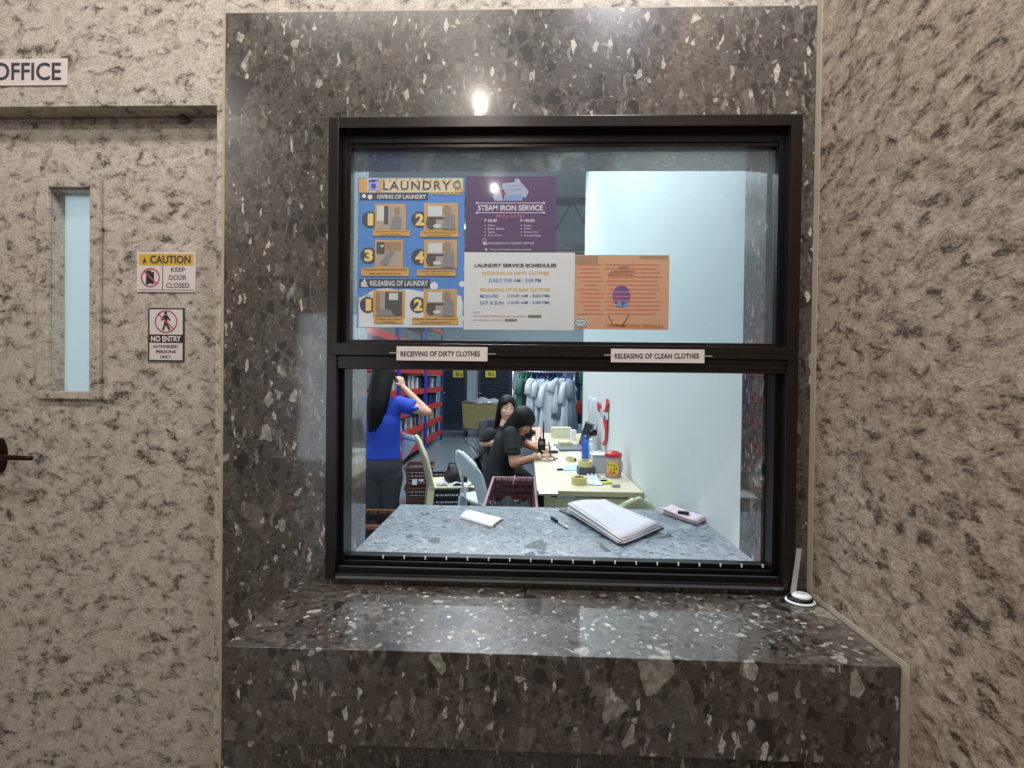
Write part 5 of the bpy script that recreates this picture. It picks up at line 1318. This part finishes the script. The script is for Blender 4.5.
def hair(T, r, f, u, parent, length, back=None, front_open=.9, s=1.0, drape=None, w0=.088, k0=.22):
    """a solid cap over the skull that falls into long hair; drape(k)->world offset for the fall"""
    m1 = MB(); n = 22; levels = 22
    outer = []; inner = []
    for j in range(levels+1):
        k = j/levels
        if k < .35:
            a = k/.35*PI/2; z = .024+.096*math.cos(a); rad = math.sin(a); zz = z; grow = rad; fall = 0
        else:
            fall = (k-.35)/.65; zz = .024-fall*length; grow = 1.0
        ro, ri = [], []
        # opening half angle around the face direction
        op = 0.55+.45*min(1, max(0, (k-.10)/.25)) if k > .10 else 0.0
        op = max(0.0, min(1.15, (k-k0)*7)) * front_open
        for i in range(n+1):
            a = op+(2*PI-2*op)*i/n
            wob = 1+.05*math.sin(9*a+3*k)
            rx = (w0-.012*fall-.030*fall**4)*grow*wob; ry = (.102-.030*fall)*grow*wob
            off = drape(fall) if drape else Vector((0, 0, 0))
            x, y = math.sin(a)*rx, math.cos(a)*ry-.008
            ro.append(m1.bm.verts.new(T(x, y, zz)+off)); 
            ri.append(m1.bm.verts.new(T(x*.80, (y+.008)*.80-.008, zz-.012*(1 if k < .3 else 0))+off))
        if j >= levels-3:
            for q_, vv in enumerate(ro+ri): vv.co.z += .016*(j-levels+4)*math.sin(2.1*(q_ % (n+1)))*.5
        outer.append(ro); inner.append(ri)
    for j in range(levels):
        for i in range(n):
            m1.bm.faces.new([outer[j][i], outer[j][i+1], outer[j+1][i+1], outer[j+1][i]]); m1.bm.faces.new([inner[j][i], inner[j+1][i], inner[j+1][i+1], inner[j][i+1]])
        for i in (0, n): m1.bm.faces.new([outer[j][i], outer[j+1][i], inner[j+1][i], inner[j][i]])
    for i in range(n):
        m1.bm.faces.new([outer[levels][i], outer[levels][i+1], inner[levels][i+1], inner[levels][i]]); m1.bm.faces.new([outer[0][i], inner[0][i], inner[0][i+1], outer[0][i+1]])
    return m1.build('hair', HAIR, parent, True)

# ---- standing woman in a blue polo, seen from behind
PX = at(383, 400, 2.6); PYy = 2.6
sc = 0.985
X = PX.x
t = thing('person', 'person in blue polo and dark grey trousers standing with right arm raised, seen from behind', 'person', (X, PYy, 0))
zs = at(390, 403, PYy).z  # shoulder height
zw = at(390, 453, PYy).z  # waist
elb = at(428, 412.5, PYy-.05); wr = at(403, 387, PYy+.06)
zk = zw*.5
def body_parts(which):
    J = {}
    J['pelvis'] = ((X, PYy, zw-.06), (.135, .10)); J['waist'] = ((X, PYy, zw+.06), (.118, .088)); J['chest'] = ((X, PYy+.0, zw+.26), (.135, .098)); J['neckb'] = ((X, PYy+.01, zs+.045), (.06, .055)); J['neck'] = ((X, PYy+.02, zs+.12), .045); 
    J['shR'] = ((X+.145, PYy, zs-.005), .052); J['shL'] = ((X-.145, PYy, zs-.005), .052)
    J['elR'] = (tuple(elb), .036); J['wrR'] = (tuple(wr), .025)
    J['elL'] = ((X-.22, PYy+.02, zs-.27), .038); J['wrL'] = ((X-.16, PYy+.14, zs-.40), .026)
    J['hipR'] = ((X+.08, PYy, zw-.10), .082); J['knR'] = ((X+.072, PYy-.01, zk), .055); J['anR'] = ((X+.075, PYy, .085), .036)
    J['hipL'] = ((X-.08, PYy, zw-.10), .082); J['knL'] = ((X-.072, PYy-.01, zk), .055); J['anL'] = ((X-.075, PYy, .085), .036)
    return J
J = body_parts('')
segs = [('pelvis', 'waist', 'chest', 'neckb', 'neck'), ('chest', 'shR', 'elR', 'wrR'), ('chest', 'shL', 'elL', 'wrL'), ('pelvis', 'hipR', 'knR', 'anR'), ('pelvis', 'hipL', 'knL', 'anL')]
mbp = MB(); v, e, r_ = chain(J, segs); mbp.merge(skin_bm(v, e, r_))
hc = Vector((X-.005, PYy+.04, zs+.235))
T, hr, hf, hu = head(mbp, hc, (.15, 1, -.05), (0, 0, 1), .95)
hd_dir = Vector((-.35, .15, 1)).normalized()
hand(mbp, wr, hd_dir, (-.8, .6, 0), .75, 1, .92); hand(mbp, J['wrL'][0], (.1, .5, -.5), (.6, 0, -.3), .5, 1, .92)
mbp.tube([Vector(J['elR'][0]), Vector(wr).lerp(elb, .4), Vector(wr)], [.034, .031, .024], 12)
body = remesh(mbp, 'body', SKIN, t, .008, 5)
body['label'] = 'bare raised forearm and neck'
face(T, hr, hf, hu, body, s=.95)
hair(T, hr, hf, hu, t, .50, front_open=.95, drape=lambda k: Vector((-.03*k, -.075*min(1, k*1.6)-.02*math.sin(PI*k), 0)), w0=.100)
# shirt
BLS = M('royal_blue_polo', (26, 62, 176), .75, 0, .12, 30, .2); DGR = M('dark_grey_trousers', (52, 54, 60), .8, 0, .15, 20, .2)
S = {'hem': ((X, PYy, zw-.035), (.160, .122)), 'waist0': ((X, PYy, zw+.0), (.155, .115)), 'waist': ((X, PYy, zw+.07), (.145, .108)), 'chest': ((X, PYy, zw+.26), (.155, .115)), 'col': ((X, PYy+.01, zs+.055), (.066, .06)), 'shR': ((X+.14, PYy, zs-.005), .068), 'shL': ((X-.14, PYy, zs-.005), .068)}
slR = Vector((X+.14, PYy, zs)).lerp(elb, .55); slL = Vector((X-.145, PYy, zs)).lerp(Vector(J['elL'][0]), .6)
S['slR'] = (tuple(slR), .068); S['slL'] = (tuple(slL), .066)
mbp = MB(); v, e, r_ = chain(S, [('hem', 'waist0', 'waist', 'chest', 'col'), ('chest', 'shR', 'slR'), ('chest', 'shL', 'slL')]); mbp.merge(skin_bm(v, e, r_))
remesh(mbp, 'polo_shirt', BLS, t, .007, 4)
S = {'p': ((X, PYy, zw+.03), (.145, .108)), 'h': ((X, PYy, zw-.12), (.172, .13)), 'hipR': ((X+.075, PYy, zw-.20), .105), 'knR': ((X+.072, PYy-.01, zk), .082), 'anR': ((X+.075, PYy, .09), .07), 'hipL': ((X-.075, PYy, zw-.20), .105), 'knL': ((X-.072, PYy-.01, zk), .082), 'anL': ((X-.075, PYy, .09), .07)}
mbp = MB(); v, e, r_ = chain(S, [('p', 'h', 'hipR', 'knR', 'anR'), ('h', 'hipL', 'knL', 'anL')]); mbp.merge(skin_bm(v, e, r_))
remesh(mbp, 'trousers', DGR, t, .012, 3)
for sg in (1, -1):
    m1 = MB(); m1.ellipsoid((X+sg*.075, PYy+.05, .042), (.045, .13, .042), 16)
    for vv in m1.bm.verts: vv.co.z = max(vv.co.z, .003)
    m1.build('shoe', FRD, t, True)
# paper hanging at her right side, held by her lower hand behind
pq = [at(402, 432, 2.75), at(419, 438, 2.75), at(408, 456, 2.75), at(402, 462, 2.75)]
m1 = MB(); m1.sheet(6, 8, lambda s, u: pq[0].lerp(pq[1], s).lerp(pq[3].lerp(pq[2], s), u)+Vector((0, .012*math.sin(3*s+2*u), 0)), .0012)
tp = thing('paper_form', 'white form with a pale blue stripe at the right hip of the person in blue', 'paper', tuple(pq[0]))
m1.build('sheet', PAPER, tp, True)
m1 = MB(); m1.sheet(6, 2, lambda s, u: pq[0].lerp(pq[1], s).lerp(pq[3].lerp(pq[2], s), .14+.10*u)+Vector((0, .012*math.sin(3*s+2*(.14+.1*u))-.0016, 0)), .0006); m1.build('blue_stripe', M('pale_blue_print', (130, 180, 220), .6), tp, True)
# phone at her ear
ph = at(396, 374, PYy+.10)
m1 = MB(); m1.obox((ph.x-.02, ph.y, ph.z), (.012, .07, .13), (.2, -.25, .2), .004); solo(m1, 'phone', FRD, 'dark phone held up at the head of the person in blue', 'phone')

# ---- seated writer in black, facing the desk
WX, WY = xat(498, 2.42), 2.42
BLK = M('black_shirt', (18, 19, 24), .8, 0, .15, 30, .15); BLT = M('black_trousers', (20, 20, 24), .85)
def seated(label, px, py, facing, lean, hand_t, hand_t2, headc, headf, headu, skinm, seat_z, smile, hairlen, drape, shz, watch=False, closed=False, hair_front=.9, k0=.25, sleeve=.55, elbows=None, hs=1.0):
    t = thing('person', label, 'person', (px, py, 0))
    f = Vector(facing).normalized(); r = Vector((f.y, -f.x, 0)) # her right
    P0 = Vector((px, py, seat_z+.10))
    sh = Vector((px, py, shz))+f*lean
    J = {}
    J['pelvis'] = (P0, (.13, .115)); J['waist'] = (P0.lerp(sh, .35)-f*.02, (.112, .095)); J['chest'] = (P0.lerp(sh, .78), (.13, .105)); J['neckb'] = (sh+f*.01+Vector((0, 0, .04)), .055); J['neck'] = (Vector(headc)-Vector(headu)*.11, .044)
    J['shR'] = (sh+r*.145, .052); J['shL'] = (sh-r*.145, .052)
    hR, hL = Vector(hand_t), Vector(hand_t2)
    eR, eL = elbows if elbows else (sh+r*.2+f*.08-Vector((0, 0, .27)), sh-r*.2+f*.08-Vector((0, 0, .27)))
    J['elR'] = (eR, .037); J['wrR'] = (hR, .025); J['elL'] = (eL, .037); J['wrL'] = (hL, .025)
    kz = .47
    for s_, q in ((1, 'R'), (-1, 'L')):
        J['hip'+q] = (P0+r*.085*s_+f*.05+Vector((0, 0, -.02)), .08); J['kn'+q] = (Vector((px, py, 0))+r*.10*s_+f*.40+Vector((0, 0, kz)), .056); J['an'+q] = (Vector((px, py, 0))+r*.10*s_+f*.36+Vector((0, 0, .08)), .036)
    segs = [('pelvis', 'waist', 'chest', 'neckb', 'neck'), ('chest', 'shR', 'elR', 'wrR'), ('chest', 'shL', 'elL', 'wrL'), ('pelvis', 'hipR', 'knR', 'anR'), ('pelvis', 'hipL', 'knL', 'anL')]
    m = MB(); v, e, rr_ = chain(J, segs); m.merge(skin_bm(v, e, rr_, r))
    T, hr, hf, hu = head(m, headc, headf, headu, hs)
    for (el, w_, sd) in ((eR, hR, 1), (eL, hL, -1)):
        d = (w_-el).normalized(); d = Vector((d.x, d.y, d.z*.2-.05)).normalized()
        hand(m, w_, d, (0, 0, -1), .7, -sd, .92)
        m.tube([el, el.lerp(w_, .5), w_], [.036, .032, .025], 12)
    body = remesh(m, 'body', skinm, t, .008, 5)
    face(T, hr, hf, hu, body, smile, closed, hs)
    hair(T, hr, hf, hu, t, hairlen, front_open=hair_front, drape=drape, s=hs, k0=k0)
    S = {'w0': (P0+Vector((0, 0, -.03)), (.158, .138)), 'w': (P0.lerp(sh, .35)-f*.02, (.135, .115)), 'c': (P0.lerp(sh, .78), (.15, .12)), 'col': (sh+f*.008+Vector((0, 0, .07)), .064), 'shR': (sh+r*.14, .068), 'shL': (sh-r*.14, .068), 'slR': ((sh+r*.145).lerp(eR, sleeve), .066), 'slL': ((sh-r*.145).lerp(eL, sleeve), .062)}
    m = MB(); v, e, rr_ = chain(S, [('w0', 'w', 'c', 'col'), ('c', 'shR', 'slR'), ('c', 'shL', 'slL')]); m.merge(skin_bm(v, e, rr_, r)); sh_ = remesh(m, 'shirt', BLK, t, .010, 3)
    S = {'p': (P0+Vector((0, 0, -.02)), (.15, .13))}
    for q in 'RL': S['hip'+q] = (J['hip'+q][0], .098); S['kn'+q] = (J['kn'+q][0], .075); S['an'+q] = (J['an'+q][0], .06)
    m = MB(); v, e, rr_ = chain(S, [('p', 'hipR', 'knR', 'anR'), ('p', 'hipL', 'knL', 'anL')]); m.merge(skin_bm(v, e, rr_, r)); remesh(m, 'trousers', BLT, t, .012, 3)
    for q in 'RL':
        a = Vector(J['an'+q][0]); m = MB(); m.ellipsoid((a.x+f.x*.05, a.y+f.y*.05, .042), (.12 if abs(f.x) > abs(f.y) else .045, .12 if abs(f.y) >= abs(f.x) else .045, .042), 14)
        for vv in m.bm.verts: vv.co.z = max(vv.co.z, .003)
        m.build('shoe', FRD, t, True)
    if watch:
        d = (hR-eR).normalized(); w_ = hR-d*.015; m = MB(); m.tube([w_-d*.009, w_+d*.009], .029, 16); m.build('bracelet', M('bracelet', (226, 224, 220), .25, .6), t, True)
    return t, sh
# writer
hy = 2.20
handR = atz(541, 464.5, TZ+.035); handL = atz(541, 459, TZ+.04)
handR = Vector((handR.x, hy+.0, TZ+.036)); handR.x = at(541, 464, hy).x
handL = Vector((at(538, 452, 2.55).x, 2.55, TZ+.036))
hcA = at(525, 419.5, 2.34)
shzA = at(500, 436, 2.42).z+.03
elA = at(514, 463.5, 2.18); 
tA, shA = seated('person seated at the desk in black T-shirt, head bowed over writing, long black hair', WX, WY, (1, .05, 0), .10, handR, handL, hcA+Vector((-.02, 0, -.01)), (.62, -.62, -.52), (.35, -.10, .93), SKIN3, .45, False, .22,
    lambda k: Vector((-.05*k, .0, -.02*k)), shzA, True, True, .70, .335, .62, (Vector((elA.x, 2.18, elA.z)), Vector((WX+.22, 2.66, TZ+.06))), .98)
# badge on chest
bpz = at(519, 450, 2.25)
m1 = MB(); m1.ellipsoid((bpz.x+.0, bpz.y-.02, bpz.z), (.02, .006, .028), 12); m1.build('badge', PAPER, tA, True)
# pen in hand
a = Vector((handR.x+.075, hy-.02, TZ+.012)); b = a+Vector((-.02, .0, .13))
m1 = MB(); m1.tube([a, a.lerp(b, .1), b], [.001, .004, .004], 8); solo(m1, 'pen', FRD, 'dark pen in the writing hand of the person bowed over the desk', 'pen', smooth=True)

# smiling colleague behind, facing us
BX, BY = xat(500, 3.05), 3.05
hcB = at(508, 407, 2.98)
shzB = at(505, 433.5, 3.05).z
hB = Vector((at(538, 440, 3.0).x, 2.95, TZ+.04)); hB2 = Vector((TX0+.06, 2.80, TZ+.04))
tB, shB = seated('person seated behind the writer, smiling, black shirt, long dark hair, elbow on the desk', BX, BY, (.45, -.9, 0), .08, hB2, hB, hcB+Vector((-.01, 0, -.005)), (.28, -.95, -.06), (.14, 0, 1), SKIN2, .45, True, .34,
    lambda k: Vector((-.02*k, .03*k, 0)), shzB, False, False, .95, .25, .62, (Vector((BX-.15, 2.90, .80)), Vector((TX0+.06, 3.12, TZ+.12))), 1.0)
m1 = MB(); m1.sheet(6, 6, lambda s, u: (shB.x+.04-.03*(1-u)+.05*s*(1-u), shB.y-.118-.02*u, shB.z+.03-.16*u+.0*s), .002); m1.build('collar_insert', PAPER, tB, True)
# stool and chair for her
t = plastic_chair('plastic_chair', 'dark grey plastic chair under the smiling person behind the writer', M('dark_grey_plastic', (64, 66, 74), .45), (BX-.03, BY+.05, 0), math.atan2(-.9, .45), .66, False)
# grey jacket over chair back left of her
jx_, jy_ = xat(486, 3.2), 3.2
m1 = MB()
jz = at(486, 417, 3.2).z
m1.sheet(14, 14, lambda s, u: (jx_-.09+.20*s*(1-.3*u)+.02*u, jy_+.10-.05*math.sin(PI*s)+.02*math.sin(10*s+3*u), jz-.02-.34*u-.03*(2*s-1)**2), .02)
solo(m1, 'jacket', M('charcoal_fabric', (74, 78, 88), .9, 0, .15), 'charcoal jacket hung behind the two seated people, on the left', 'jacket', smooth=True)
for o in bpy.data.objects:
    if '_o' in o: del o['_o']
